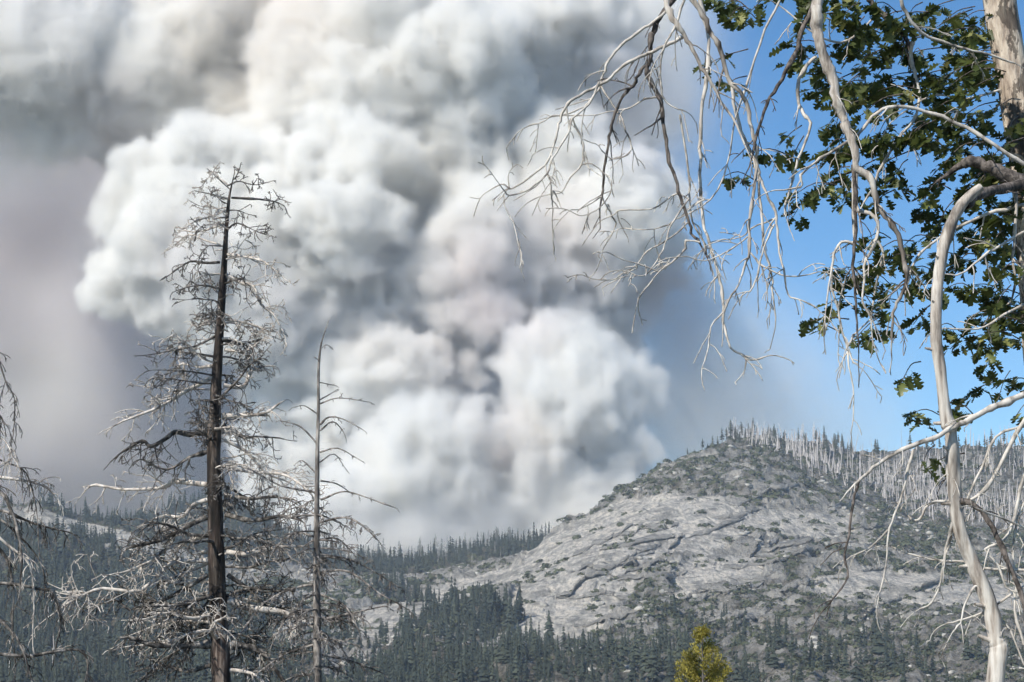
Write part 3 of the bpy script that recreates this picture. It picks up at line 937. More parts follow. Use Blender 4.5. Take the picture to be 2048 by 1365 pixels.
# ---- tree at the left edge
D3 = 40
base = np.array((P(-95, 1365, D3)[0], D3, ground(-95, D3)))
s3 = empty('drooping_dead_tree', base)
tag(s3, 'dead tree at the left edge with dark drooping curled twigs', 'dead tree')
tr3 = trunk_part(s3, base, [(-95, 1560, 40), (-95, 1365, 36), (-92, 1150, 30), (-88, 950, 22), (-80, 780, 12), (-70, 650, 5)], D3, M_snag_trunk, 10)
S3 = [([(-92, 960), (-40, 950), (0, 956), (44, 958), (75, 963), (102, 982), (124, 1015)], 8), ([(-92, 1030), (-40, 1020), (0, 1024), (34, 1036), (68, 1046), (106, 1053), (138, 1071)], 8),
      ([(-92, 1180), (-40, 1165), (0, 1167), (41, 1172), (85, 1179), (106, 1183), (119, 1206), (119, 1240), (109, 1298)], 9), ([(-92, 1310), (-40, 1305), (0, 1310), (51, 1314), (102, 1307), (157, 1305), (174, 1336), (170, 1375)], 10),
      ([(-85, 800), (-40, 700), (-10, 705), (10, 760), (28, 800), (33, 860)], 4), ([(-88, 900), (-50, 800), (-20, 800), (0, 830), (16, 860)], 4), ([(-88, 920), (-40, 870), (0, 880), (22, 910), (28, 935)], 5),
      ([(-90, 1000), (-40, 960), (0, 985), (30, 1040), (45, 1110), (40, 1180)], 9), ([(-90, 1080), (-30, 1060), (20, 1090), (60, 1130), (70, 1200), (66, 1270)], 8), ([(-90, 1120), (-30, 1090), (10, 1110), (28, 1180), (22, 1260), (30, 1330)], 9),
      ([(-90, 1240), (-30, 1225), (20, 1260), (50, 1300), (70, 1380)], 8), ([(-90, 1060), (-20, 1030), (40, 1070), (84, 1130), (92, 1200)], 6), ([(-88, 880), (-40, 900), (10, 920), (50, 950), (70, 1010), (76, 1070)], 5)]
for pl, wp in S3:
    path = stroke(pl, wp, max(1.6, wp * .4), D3, rnd.uniform(-.8, .8), .06)
    limb_part(s3, base, path, M_snag_limb if rnd.random() < .12 else M_left, 15, .5, .012, 1, 1.5, 1.0, kids=(2, 3), rmin=.0085)
print('snags', time.time() - T0)

# ---- oak: trunk at the right, dead pale limbs and leafy twigs hanging from above
DO = 12
base = np.array((P(2150, 1863, 12.6)[0], 12.6, 0.))
oak = empty('oak_tree', base)
tag(oak, 'leafy oak with peeling trunk at the upper right and long pale dead branches hanging down', 'tree')
trO = trunk_part(oak, base, [(2150, 1880, 120, 12.6), (2140, 1500, 105, 12.6), (2115, 1000, 92, 12.6), (2085, 640, 84, 12.6), (2064, 420, 70, 12.6), (2042, 250, 66, 12.6), (2022, 130, 66, 12.6), (2000, 0, 66, 12.6), (1985, -200, 70, 12.6), (1990, -500, 50, 12.6)], 12.6, M_trunk, 20, .12)
SO = [
    ([(1985, -160), (1800, -170), (1640, -110), (1635, 0), (1634, 25), (1635, 62), (1642, 92), (1654, 129), (1666, 160), (1672, 197), (1682, 222), (1691, 252), (1703, 277), (1711, 308), (1712, 335), (1728, 345), (1743, 363), (1752, 400), (1758, 419), (1778, 440), (1795, 471), (1806, 507), (1811, 538), (1813, 566), (1799, 598), (1788, 626), (1781, 679)], 26, 5, 1),
    ([(1640, -110), (1500, -150), (1360, -80), (1333, 0), (1344, 30), (1354, 50), (1369, 73), (1386, 99), (1404, 139), (1417, 155), (1440, 200), (1465, 235), (1490, 290)], 15, 4, 1),
    ([(1345, -60), (1400, 20), (1415, 50), (1422, 69), (1435, 86), (1445, 115), (1461, 165), (1481, 185), (1494, 211), (1504, 260), (1511, 297), (1512, 330), (1507, 396), (1499, 456), (1499, 504), (1488, 537), (1477, 570), (1458, 600), (1447, 626)], 11, 3.5, 1),
    ([(1338, 16), (1323, 31), (1297, 51), (1270, 68), (1244, 89), (1224, 112), (1211, 135), (1204, 155), (1196, 178), (1178, 205), (1161, 218), (1125, 231), (1105, 233), (1085, 244), (1057, 252)], 7, 2.5, 0),
    ([(1369, 73), (1340, 87), (1310, 102), (1290, 110), (1257, 125), (1234, 142), (1214, 162), (1171, 185), (1142, 201), (1128, 221), (1120, 241), (1115, 264), (1107, 297), (1090, 330), (1059, 355), (1024, 378), (1010, 370), (998, 370), (981, 380)], 7.5, 2.5, 0),
    ([(1198, 165), (1184, 198), (1171, 215), (1145, 238), (1138, 264), (1118, 297), (1102, 323), (1095, 347), (1075, 366), (1052, 383), (1019, 391), (1010, 384), (1000, 370)], 5, 2.5, 0),
    ([(1009, 391), (1009, 409), (1019, 432), (1028, 450), (1036, 487)], 3, 2, 0), ([(1095, 347), (1102, 366), (1102, 389), (1105, 409), (1105, 445)], 3.5, 2.4, 0),
    ([(1145, 238), (1155, 261), (1165, 284), (1166, 304), (1163, 330), (1140, 356), (1123, 384), (1105, 388), (1079, 394)], 4.2, 2.4, 0), ([(1163, 330), (1184, 328), (1204, 343), (1222, 360), (1222, 383), (1211, 403), (1191, 422), (1165, 432), (1145, 426)], 3, 2, 0),
    ([(1380, -40), (1329, 20), (1316, 43), (1305, 66), (1300, 86), (1301, 115), (1293, 139), (1300, 162), (1316, 188), (1323, 211), (1326, 244), (1333, 280), (1339, 323), (1349, 356), (1361, 396), (1372, 426), (1382, 455), (1384, 470), (1400, 487)], 11, 5, 2),
    ([(1290, 132), (1277, 148), (1267, 172), (1247, 191), (1234, 218), (1224, 244), (1219, 274), (1212, 310), (1207, 346), (1206, 373), (1204, 393)], 6.5, 5, 2), ([(1204, 393), (1217, 419), (1225, 434), (1232, 449), (1221, 474), (1206, 497)], 3.5, 2.6, 0), ([(1204, 393), (1184, 406), (1158, 419), (1142, 420)], 3, 2.2, 0),
    ([(1198, 168), (1214, 191), (1231, 218), (1244, 238), (1252, 264), (1260, 280), (1262, 300), (1250, 313), (1224, 318), (1204, 302)], 4, 2.3, 0), ([(1316, 195), (1290, 198), (1270, 211), (1250, 218), (1217, 224), (1184, 231), (1140, 232)], 4, 2.4, 0),
    ([(1378, 398), (1353, 388), (1327, 405), (1298, 420), (1243, 420), (1228, 429), (1204, 440)], 3.5, 2.2, 0), ([(1378, 398), (1342, 449), (1334, 478), (1320, 511), (1301, 540), (1283, 553), (1257, 544)], 4, 2.4, 0), ([(1342, 449), (1323, 454), (1298, 460), (1248, 458)], 3, 2, 0),
    ([(1378, 443), (1353, 467), (1327, 485), (1294, 504), (1276, 526), (1272, 538), (1243, 548), (1225, 560), (1186, 559)], 4, 2.4, 0), ([(1400, 485), (1371, 482), (1371, 496), (1353, 518), (1318, 544), (1298, 570), (1279, 592), (1274, 606)], 4.2, 2.4, 0), ([(1318, 544), (1276, 529), (1246, 520), (1228, 511)], 3, 2, 0),
    ([(1400, 0), (1417, 82), (1413, 148), (1402, 231), (1400, 297), (1400, 350), (1402, 405), (1406, 445), (1418, 485), (1430, 522), (1440, 562), (1446, 599), (1446, 643), (1455, 680), (1466, 700), (1488, 711), (1503, 720), (1527, 716)], 8, 3.5, 1),
    ([(1446, 625), (1422, 654), (1418, 687), (1411, 716), (1406, 729)], 3.5, 2.2, 0),
    ([(1465, 165), (1466, 205), (1475, 238), (1488, 274), (1504, 307), (1517, 346), (1520, 396), (1525, 460), (1528, 496), (1539, 533), (1545, 555), (1545, 584), (1552, 635)], 7.5, 3, 0),
    ([(1504, 307), (1517, 350), (1532, 387), (1550, 423), (1554, 460), (1558, 504), (1567, 540), (1576, 590), (1598, 599), (1631, 614)], 6, 2.8, 0), ([(1549, 449), (1532, 485), (1521, 522), (1514, 555), (1503, 581), (1494, 584)], 4, 2.6, 0),
    ([(1499, 504), (1518, 526), (1539, 540), (1572, 553), (1609, 551), (1638, 544)], 4, 2.3, 0), ([(1547, 438), (1503, 456), (1484, 474), (1433, 482)], 3.5, 2, 0), ([(1495, 474), (1466, 496), (1440, 511), (1411, 522), (1378, 515)], 3.5, 2.2, 0),
    ([(1360, 230), (1378, 350), (1378, 401), (1386, 445), (1407, 485), (1415, 515), (1426, 546)], 4.5, 2.5, 0), ([(1369, 0), (1352, 50), (1339, 73), (1326, 99), (1321, 132), (1323, 181), (1333, 205), (1356, 218), (1372, 223)], 5, 2.5, 0),
    ([(1714, 338), (1712, 385), (1715, 420), (1751, 433), (1755, 478), (1732, 521), (1729, 563), (1725, 602), (1743, 637)], 9, 4, 0), ([(1755, 482), (1766, 507), (1758, 545), (1746, 605), (1743, 661), (1748, 688)], 5, 3, 0),
    ([(1632, 114), (1608, 142), (1598, 166), (1598, 209), (1614, 234), (1620, 255), (1608, 292), (1592, 332), (1583, 369), (1571, 406)], 8, 4, 0),
    ([(1626, 12), (1602, 68), (1592, 105), (1574, 135), (1555, 172), (1534, 209), (1518, 258), (1506, 308)], 10, 5, 2),
    ([(2048, 329), (1992, 292), (1931, 255), (1885, 234), (1832, 218), (1777, 215), (1746, 234), (1715, 268), (1672, 298), (1629, 326), (1602, 351), (1602, 375), (1549, 382)], 9, 3.5, 0),
    ([(1790, -60), (1802, 0), (1811, 25), (1832, 55), (1857, 74), (1900, 89), (1946, 102), (1992, 114), (2030, 128)], 8, 4, 0),
    ([(1832, 58), (1823, 92), (1822, 123), (1832, 154), (1838, 191), (1834, 228), (1808, 265), (1786, 295), (1765, 329), (1746, 375), (1728, 406)], 8, 4, 0),
    ([(1700, -120), (1740, 0), (1765, 28), (1786, 46), (1805, 68), (1817, 89), (1826, 123)], 12, 7, 2),
    ([(2050, 372), (2010, 350), (1985, 338), (1961, 328), (1943, 323), (1930, 328)], 30, 20, 2),
    ([(2048, 410), (1992, 424), (1922, 452), (1887, 471), (1852, 496), (1827, 528), (1815, 566)], 8, 4, 0), ([(2048, 464), (1992, 496), (1957, 521), (1922, 549), (1890, 549)], 6, 3, 0), ([(2031, 380), (2031, 471), (2024, 514), (2031, 563), (2020, 605), (1996, 612)], 7, 3, 0),
    ([(1711, 308), (1706, 400), (1711, 482), (1690, 482), (1672, 500), (1664, 535), (1664, 577), (1676, 619), (1683, 661), (1693, 689), (1697, 732), (1707, 774), (1707, 827)], 7, 2.6, 1), ([(1706, 330), (1711, 415), (1711, 478), (1707, 531), (1711, 591), (1714, 644), (1718, 707)], 8, 3, 2),
    ([(1743, 637), (1711, 668), (1695, 693)], 4, 3, 0), ([(1697, 700), (1707, 725), (1725, 739)], 3.5, 2.3, 0), ([(2048, 609), (1992, 640), (1957, 658), (1887, 658)], 6, 3, 0),
    ([(1676, 619), (1690, 560), (1700, 540)], 4, 3, 0), ([(1664, 535), (1655, 590), (1650, 640)], 3.5, 2.2, 0),
    ([(1560, 0), (1530, 60), (1500, 150), (1470, 240), (1455, 330), (1420, 400), (1350, 440)], 5, 2.5, 0), ([(1760, 20), (1700, 80), (1640, 75), (1570, 20)], 5, 3, 0), ([(2000, 180), (1930, 200), (1870, 190), (1800, 230)], 5, 3, 0)]
tips = []
for k, (pl, w0, w1, kd) in enumerate(SO):
    dd = DO + rnd.uniform(-.45, .45)
    path = stroke(pl, w0 * 1.08, w1 * 1.05, dd, rnd.uniform(-.25, .25), .02)
    m_ = M_scaly if kd == 2 else (M_limb if w0 > 10 else M_twig)
    ln = sum(math.dist(pl[q], pl[q + 1]) for q in range(len(pl) - 1)) * DO / F
    tips += limb_part(oak, base, path, m_, int(1 + ln * 4.2), .26, .0058, 1, 1.0, .9, kids=(1, 3), rmin=.0032, start=.1, sides=8 if w0 > 8 else 6, spread=.75)
# leafy limbs behind
LC = [(1430, 150, 26, 8), (1415, 5, 40, 16), (1500, 28, 40, 14), (1560, 60, 70, 34), (1590, 28, 50, 22), (1650, 60, 60, 34), (1620, 170, 50, 28), (1700, 160, 70, 55), (1780, 50, 70, 40), (1780, 150, 70, 50), (1860, 110, 80, 60), (1900, 200, 80, 60), (1780, 250, 60, 44), (1700, 270, 50, 30), (1640, 290, 30, 10),
      (1552, 318, 22, 8), (1484, 345, 34, 13), (1620, 420, 40, 22), (1655, 380, 40, 20), (1900, 300, 75, 50), (1745, 390, 50, 30), (1810, 420, 45, 26), (1960, 240, 60, 34), (1690, 600, 42, 24), (1660, 560, 24, 8), (1750, 575, 50, 30), (1800, 530, 50, 30), (1850, 610, 45, 26), (1920, 520, 70, 52),
      (1980, 480, 70, 44), (2020, 560, 60, 40), (1960, 610, 60, 42), (1915, 670, 40, 18), (1600, 672, 30, 9), (1728, 698, 26, 8), (1818, 792, 34, 9), (1905, 775, 45, 16), (1990, 760, 45, 14), (2030, 720, 40, 14), (2000, 832, 28, 6), (1868, 930, 22, 6), (1858, 850, 24, 4), (1990, 400, 50, 30), (2030, 300, 30, 12), (1690, 20, 50, 20), (1870, 20, 50, 20), (1830, 340, 40, 18), (2010, 650, 40, 20), (1740, 500, 30, 12), (1930, 400, 36, 12), (1900, 470, 36, 8), (1960, 385, 44, 26), (2010, 400, 40, 18), (1880, 425, 34, 10), (1990, 350, 40, 18), (2035, 460, 40, 18), (1940, 160, 50, 26), (1740, 100, 50, 30), (1840, 190, 50, 30), (1580, 100, 30, 10)]


def leaf_proto(seed):
    """a lobed oak leaf, folded along its midrib and curled; length 1 along +x"""
    r = random.Random(seed)
    out = []
    prof = [(0, .02), (.10, .05), (.18, .20), (.25, .10), (.34, .32), (.42, .36), (.47, .13), (.58, .40), (.68, .34), (.70, .14), (.82, .24), (.90, .20), (.93, .07), (1.0, 0.0)]
    prof = [(x + r.uniform(-.015, .015), y * r.uniform(.8, 1.15)) for x, y in prof]
    v = []; f = []
    fold = r.uniform(.15, .5); curl = r.uniform(-.5, .25)
    def put(x, y):
        z = abs(y) * fold + curl * x * x * .6
        v.append((x, y, z)); return len(v) - 1
    mid = [put(x, 0) for x, y in prof]
    for sgn in (1, -1):
        ed = [put(x, y * sgn) for x, y in prof]
        for k in range(len(prof) - 1):
            q = (mid[k], mid[k + 1], ed[k + 1], ed[k])
            f.append(q if sgn > 0 else q[::-1])
    b0 = len(v)   # petiole
    v += [(-.22, -.012, -.02), (-.22, .012, -.02), (0, .012, 0), (0, -.012, 0)]
    f.append((b0, b0 + 1, b0 + 2, b0 + 3))
    return np.array(v, float), np.array(f, int)


LP = [leaf_proto(s) for s in range(8)]
lm = []
for q, (v_, f_) in enumerate(LP):
    for mm in (M_oak, M_oak_y):
        m_ = mesh_np('leaf', v_, f_, True); m_.materials.append(mm); lm.append(m_)
LV = []
leafy = MB()
for (cx, cy, rr, n) in LC:
    dd0 = DO + rnd.uniform(.1, .9)
    # a few leafy twigs in the cluster, each with a whorl of leaves
    nt_ = max(2, n // 6)
    for q in range(nt_):
        a_ = rnd.uniform(0, 6.283); rad = rr * 1.35 * rnd.random() ** .5
        tx, ty = cx + math.cos(a_) * rad, cy + math.sin(a_) * rad * .9
        dd = dd0 + rnd.uniform(-.35, .35)
        tip = P(tx, ty, dd)
        inner = P(tx + rnd.uniform(20, 90), ty + rnd.uniform(-60, 20), dd + rnd.uniform(-.1, .25))
        mid_ = (tip + inner) / 2 + np.array((0, 0, rnd.uniform(.01, .05)))
        cpath = catmull(np.array([inner, mid_, tip]), 3)
        leafy.tube(cpath, np.linspace(.0045, .0022, len(cpath)), 4)
        m = int(round(n / nt_ * 2.2))
        dt = tip - mid_; dt /= np.linalg.norm(dt)
        for k in range(m):
            s_ = rnd.uniform(.3, 1)
            p = inner * (1 - s_) + tip * s_ + np.array([rnd.gauss(0, .012) for _ in range(3)])
            az = rnd.uniform(0, 6.283)
            dirn = dt * .6 + np.array((math.cos(az), math.sin(az), rnd.uniform(-.8, .15))); dirn /= np.linalg.norm(dirn)
            upv = np.array((rnd.gauss(0, .45), rnd.gauss(.25, .45), 1.)); upv -= dirn * np.dot(upv, dirn); upv /= np.linalg.norm(upv)
            sz = rnd.uniform(.055, .115)
            M = np.stack([dirn, np.cross(upv, dirn), upv], 1)
            yel = rnd.random() < .11
            LV.append((p + dirn * sz * .2, M, sz, yel, rnd.randrange(8)))
leafy.build('leafy_twigs', M_scaly, oak, True, base)['kind'] = 'stuff'
LV.sort(key=lambda q: -q[2] * (1 if proj(q[0])[0] < 2050 else .1))
for k, (p, M, sz, yel, pid) in enumerate(LV[:300]):
    o = bpy.data.objects.new('leaf', lm[pid * 2 + (1 if yel else 0)]); COL.objects.link(o)
    m4 = Matrix([[*(M[r_] * sz), (p - base)[r_]] for r_ in range(3)] + [[0, 0, 0, 1]])
    o.parent = oak; o.matrix_local = m4
for yy in (False, True):
    VV, FF, n0 = [], [], 0
    for (p, M, sz, yel, pid) in LV[300:]:
        if yel != yy: continue
        v_, f_ = LP[pid]
        VV.append((v_ * sz) @ M.T + p - base); FF.append(f_ + n0); n0 += len(v_)
    if VV:
        o = link('foliage', mesh_np('foliage', np.vstack(VV), np.vstack(FF), True), M_oak_y if yy else M_oak, oak); o['kind'] = 'stuff'
        if yy: o['label'] = 'yellowing oak leaves'
print('oak leaves', len(LV), time.time() - T0)

# ---- pale slender stem in front of the oak
DB = 11.2
base = np.array((P(1960, 1880, DB)[0], DB, 0.))
pale = empty('bare_pale_tree', base)
tag(pale, 'pale bare-barked curving stem rising at the right with thin leafless twigs', 'dead tree')
trB = trunk_part(pale, base, [(1960, 1950, 50), (1972, 1600, 44), (1990, 1365, 35), (1999, 1300, 38), (1992, 1278, 31), (1984, 1225, 32), (1968, 1180, 31), (1942, 1118, 29), (1920, 1060, 28), (1911, 1000, 27), (1908, 940, 26), (1901, 868, 25), (1897, 852, 31), (1889, 820, 25), (1881, 745, 22), (1873, 690, 23), (1872, 640, 22), (1874, 590, 23), (1881, 530, 23), (1890, 485, 24), (1904, 445, 23), (1922, 412, 23), (1942, 390, 21), (1962, 374, 17)], DB, M_limb, 20, .13, steps=9)
limb_part(pale, base, stroke([(1930, 410), (1955, 392), (1990, 380), (2030, 374), (2100, 352)], 19, 24, DB, .5), M_scaly, 3, .15, .006, 1, .5, .8, kids=(1, 2), rmin=.003, sides=10)
for py_ in (520, 610, 700, 846, 905, 1010, 1130, 1215, 1288):
    q_ = trunk_at(trB, py_)
    a_ = rnd.uniform(2.4, 4.6)
    e_ = q_[:3] + np.array((math.cos(a_) * 1.0, -abs(math.sin(a_)) * .6, rnd.uniform(-.1, .5))) * q_[3] * rnd.uniform(1.4, 2.6)
    mb = MB(); mb.tube([q_[:3], (q_[:3] + e_) / 2, e_], [q_[3] * .5, q_[3] * .3, q_[3] * .2], 6); mb.build('stub', M_limb, pale, True, base)
SB = [([(2110, 760), (2048, 790), (2000, 809), (1971, 821), (1929, 845), (1900, 860), (1867, 877), (1805, 899), (1776, 916), (1747, 937), (1718, 961)], 15, 7, 0), ([(1718, 961), (1706, 1007), (1698, 1069), (1689, 1110), (1696, 1152), (1673, 1189), (1642, 1226)], 5.5, 2.5, 2),
      ([(1826, 899), (1818, 932), (1805, 986), (1789, 1032), (1776, 1069), (1772, 1131), (1754, 1210)], 6, 2.6, 0), ([(1776, 1060), (1743, 1094), (1702, 1113)], 4, 2.4, 0),
      ([(2075, 800), (2048, 841), (1996, 937), (1959, 988), (1909, 1003), (1859, 1007), (1838, 1040), (1818, 1032), (1810, 990)], 9, 3.5, 0), ([(2080, 850), (2048, 854), (1992, 875), (1963, 937), (1930, 1003), (1917, 1048)], 7, 4, 0),
      ([(1905, 1045), (1892, 1098), (1880, 1164), (1863, 1206), (1838, 1218)], 6, 3, 0), ([(2048, 1141), (1963, 1137), (1930, 1123), (1880, 1121), (1826, 1110), (1787, 1096)], 6, 3, 0),
      ([(2080, 900), (2048, 953), (2029, 1032), (2008, 1081), (1971, 1098), (1996, 1131), (2012, 1173), (2048, 1189)], 7, 4, 0), ([(2080, 1160), (2048, 1172), (1979, 1218), (1930, 1239), (1896, 1247)], 6, 3, 0),
      ([(1971, 1181), (1950, 1173), (1930, 1210), (1921, 1247), (1905, 1264)], 6, 3, 0), ([(1905, 1000), (1950, 1010), (1985, 1055), (2015, 1120), (2048, 1205), (2070, 1300)], 13, 10, 2), ([(1900, 870), (1895, 920), (1900, 1000), (1905, 1060), (1890, 1110)], 6, 4, 0),
      ([(2048, 1290), (2030, 1220), (2040, 1120), (2048, 1080)], 5, 3, 0), ([(2060, 1060), (2000, 1035), (1960, 1020)], 5, 3, 0), ([(1890, 800), (1900, 900), (1908, 960)], 6, 5, 2), ([(2048, 1330), (2020, 1260), (2000, 1240)], 4, 3, 0), ([(2060, 980), (2030, 1060), (2030, 1150), (2046, 1240)], 5, 3, 0)]
for pl, w0, w1, kd in SB:
    path = stroke(pl, w0 * 1.05, w1, DB, rnd.uniform(-.2, .2), .015)
    ln = sum(math.dist(pl[q], pl[q + 1]) for q in range(len(pl) - 1)) * DB / F
    limb_part(pale, base, path, M_scaly if kd == 2 else M_twig, int(1 + ln * 4), .2, .005, 1, .9, .8, kids=(1, 2), rmin=.0028, start=.15, spread=.75)

# ---- yellow-green young cedar, bottom right of centre
DC = 60
g0 = ground(1405, DC)
base = np.array((P(1405, 1300, DC)[0], DC, g0))
ced = empty('young_cedar', base)
tag(ced, 'young yellow-green cedar whose pointed top shows at the bottom edge', 'tree')
mb = MB()
topz = P(1403, 1252, DC)[2] - g0
mb.tube([(0, 0, -.1), (.01, 0, topz * .5), (-.01, 0, topz * .93)], [.07, .045, .008], 8)
mb.build('trunk', M_snag2, ced)
for k in range(46):
    t_ = rnd.random() ** .75
    z = topz * (.15 + .8 * t_)
    L = (1 - t_) * 1.7 + .18
    az = rnd.uniform(0, 6.283)
    mb = MB()
    dr = np.array((math.cos(az), math.sin(az), .75)); dr /= np.linalg.norm(dr)
    p = np.array((0, 0, z)); path = [p.copy()]
    for q in range(5):
        dr = dr + np.array([rnd.gauss(0, .1), rnd.gauss(0, .1), .05]); dr /= np.linalg.norm(dr); p = p + dr * L / 5; path.append(p.copy())
    mb.tube(path, np.linspace(.016, .004, 6), 4)
    br = mb.build('branch', M_snag2, ced)
    vv, ff = [], []
    for _ in range(int(230 * (L + .3))):
        s_ = rnd.uniform(.25, 1.05); i0 = min(4, int(s_ * 5)); c0 = path[i0] + (path[i0 + 1] - path[i0]) * (s_ * 5 - i0)
        c0 = c0 + np.array([rnd.gauss(0, .055) for _ in range(3)])
        dv = dr * .5 + np.array((rnd.gauss(0, .6), rnd.gauss(0, .6), rnd.gauss(.5, .5))); dv /= np.linalg.norm(dv)
        sv = np.cross(dv, [rnd.gauss(0, 1) for _ in range(3)]); sv /= np.linalg.norm(sv) + 1e-9
        ln = rnd.uniform(.05, .11); wd = ln * .2; b0 = len(vv)
        vv += [c0, c0 + dv * ln * .5 + sv * wd, c0 + dv * ln, c0 + dv * ln * .5 - sv * wd]; ff.append((b0, b0 + 1, b0 + 2, b0 + 3))
    o = link('foliage', mesh_np('foliage', np.array(vv), np.array(ff)), M_cedar, br); o['kind'] = 'stuff'
print('near trees', time.time() - T0)


# ------------------------------------------------------------------ smoke
def up(a, n, ax):
    m = a.shape[ax]; t = np.linspace(0, m - 1.001, n); i = t.astype(int); f = (t - i).astype(np.float32); f = f * f * (3 - 2 * f)
    sh = [1, 1, 1]; sh[ax] = n; f = f.reshape(sh)
    return np.take(a, i, ax) * (1 - f) + np.take(a, np.minimum(i + 1, m - 1), ax) * f


def noise3(shape, cells):
    a = rng.random([max(2, int(round(k))) + 1 for k in cells], dtype=np.float32)
    for ax in range(3): a = up(a, shape[ax], ax)
    return a


def blob_field(n, lo, vs, puffs, soft):
    f = np.full(n, -9e9, np.float32)
    ax = [lo[k] + vs * np.arange(n[k], dtype=np.float32) for k in range(3)]
    for (c, r) in puffs:
        Rr = r + soft * 2
        i0 = [max(0, int((c[k] - Rr - lo[k]) / vs)) for k in range(3)]; i1 = [min(n[k], int((c[k] + Rr - lo[k]) / vs) + 2) for k in range(3)]
        if any(i1[k] <= i0[k] for k in range(3)): continue
        A = ax[0][i0[0]:i1[0], None, None] - c[0]; B = ax[1][None, i0[1]:i1[1], None] - c[1]; C = ax[2][None, None, i0[2]:i1[2]] - c[2]
        d = r - np.sqrt(A * A + B * B + C * C)
        s = f[i0[0]:i1[0], i0[1]:i1[1], i0[2]:i1[2]]; np.maximum(s, d, out=s)
    return f


def soft_blobs(n, lo, vs, lst):
    ax = [lo[k] + vs * np.arange(n[k], dtype=np.float32) for k in range(3)]
    o = np.zeros(n, np.float32)
    for (px, py, r, d, a, fl) in lst:
        c = P(px, py, d); r = r * d / F
        q = ((ax[0] - c[0])[:, None, None] / r) ** 2 + ((ax[1] - c[1])[None, :, None] / (r * fl)) ** 2 + ((ax[2] - c[2])[None, None, :] / r) ** 2
        o += a * np.exp(-q * 1.6).astype(np.float32)
    return o


def volume_object(name, lo, vs, dn, material):
    n = dn.shape
    for k in range(3):
        e = np.minimum(np.arange(n[k]), np.arange(n[k])[::-1]) / 6.; sh = [1, 1, 1]; sh[k] = n[k]; dn = dn * np.clip(e, 0, 1).reshape(sh).astype(np.float32)
    me = bpy.data.meshes.new(name); me.vertices.add(dn.size)
    a = me.attributes.new('dens', 'FLOAT', 'POINT'); a.data.foreach_set('value', np.ascontiguousarray(dn.astype(np.float32)).ravel())
    ob = bpy.data.objects.new(name, me); COL.objects.link(ob)
    g = bpy.data.node_groups.new(name + '_grid', 'GeometryNodeTree')
    g.interface.new_socket('Geometry', in_out='INPUT', socket_type='NodeSocketGeometry'); g.interface.new_socket('Geometry', in_out='OUTPUT', socket_type='NodeSocketGeometry')
    N = g.nodes; L = g.links; gi = N.new('NodeGroupInput'); go = N.new('NodeGroupOutput')
    vc = N.new('GeometryNodeVolumeCube'); vc.inputs['Min'].default_value = lo; vc.inputs['Max'].default_value = [lo[k] + vs * (n[k] - 1) for k in range(3)]
    for k, q in enumerate('XYZ'): vc.inputs['Resolution ' + q].default_value = n[k]
    pos = N.new('GeometryNodeInputPosition')
    sub = nd(g, 'ShaderNodeVectorMath', {0: pos.outputs[0], 1: lo}, operation='SUBTRACT')
    sc = nd(g, 'ShaderNodeVectorMath', {0: sub.outputs[0], 1: (1 / vs,) * 3}, operation='MULTIPLY')
    sx = nd(g, 'ShaderNodeSeparateXYZ', {0: sc.outputs[0]})
    def M(op, a, b=None):
        ins = {0: a}
        if b is not None: ins[1] = b
        return nd(g, 'ShaderNodeMath', ins, operation=op).outputs[0]
    rx, ry, rz = [M('ROUND', sx.outputs[k]) for k in range(3)]
    idx = M('ADD', M('MULTIPLY', M('ADD', M('MULTIPLY', rx, n[1]), ry), n[2]), rz)
    na = N.new('GeometryNodeInputNamedAttribute'); na.data_type = 'FLOAT'; na.inputs[0].default_value = 'dens'
    si = N.new('GeometryNodeSampleIndex'); si.data_type = 'FLOAT'
    L.new(gi.outputs[0], si.inputs['Geometry']); L.new(na.outputs['Attribute'], si.inputs['Value']); L.new(idx, si.inputs['Index'])
    L.new(si.outputs[0], vc.inputs['Density'])
    sm_ = N.new('GeometryNodeSetMaterial'); sm_.inputs['Material'].default_value = material
    L.new(vc.outputs[0], sm_.inputs[0]); L.new(sm_.outputs[0], go.inputs[0])
    ob.modifiers.new('grid', 'NODES').node_group = g
    me.materials.append(material)
    return ob


def smoke_mat(name, base_col, dens, an, patches=()):
    m = bpy.data.materials.new(name); m.use_nodes = True; t = m.node_tree; t.nodes.clear()
    o = t.nodes.new('ShaderNodeOutputMaterial')
    v = nd(t, 'ShaderNodeVolumePrincipled', {'Color': (*base_col, 1), 'Density': dens, 'Anisotropy': an})
    if patches:
        co = nd(t, 'ShaderNodeNewGeometry').outputs['Position']
        c = None
        for (px, py, r, d, colr) in patches:
            ctr = P(px, py, d) * (1, .35, 1); rr = r * d / F
            q_ = nd(t, 'ShaderNodeVectorMath', {0: co, 1: (1, .35, 1)}, operation='MULTIPLY').outputs[0]
            dist = nd(t, 'ShaderNodeVectorMath', {0: q_, 1: tuple(ctr)}, operation='DISTANCE').outputs['Value']
            f = nd(t, 'ShaderNodeMapRange', {'Value': dist, 'From Min': rr * 1.2, 'From Max': rr * .2}, interpolation_type='SMOOTHSTEP').outputs[0]
            c = mix(t, f, c if c is not None else base_col, colr)
        t.links.new(c, v.inputs['Color'])
    t.links.new(v.outputs[0], o.inputs['Volume'])
    return m


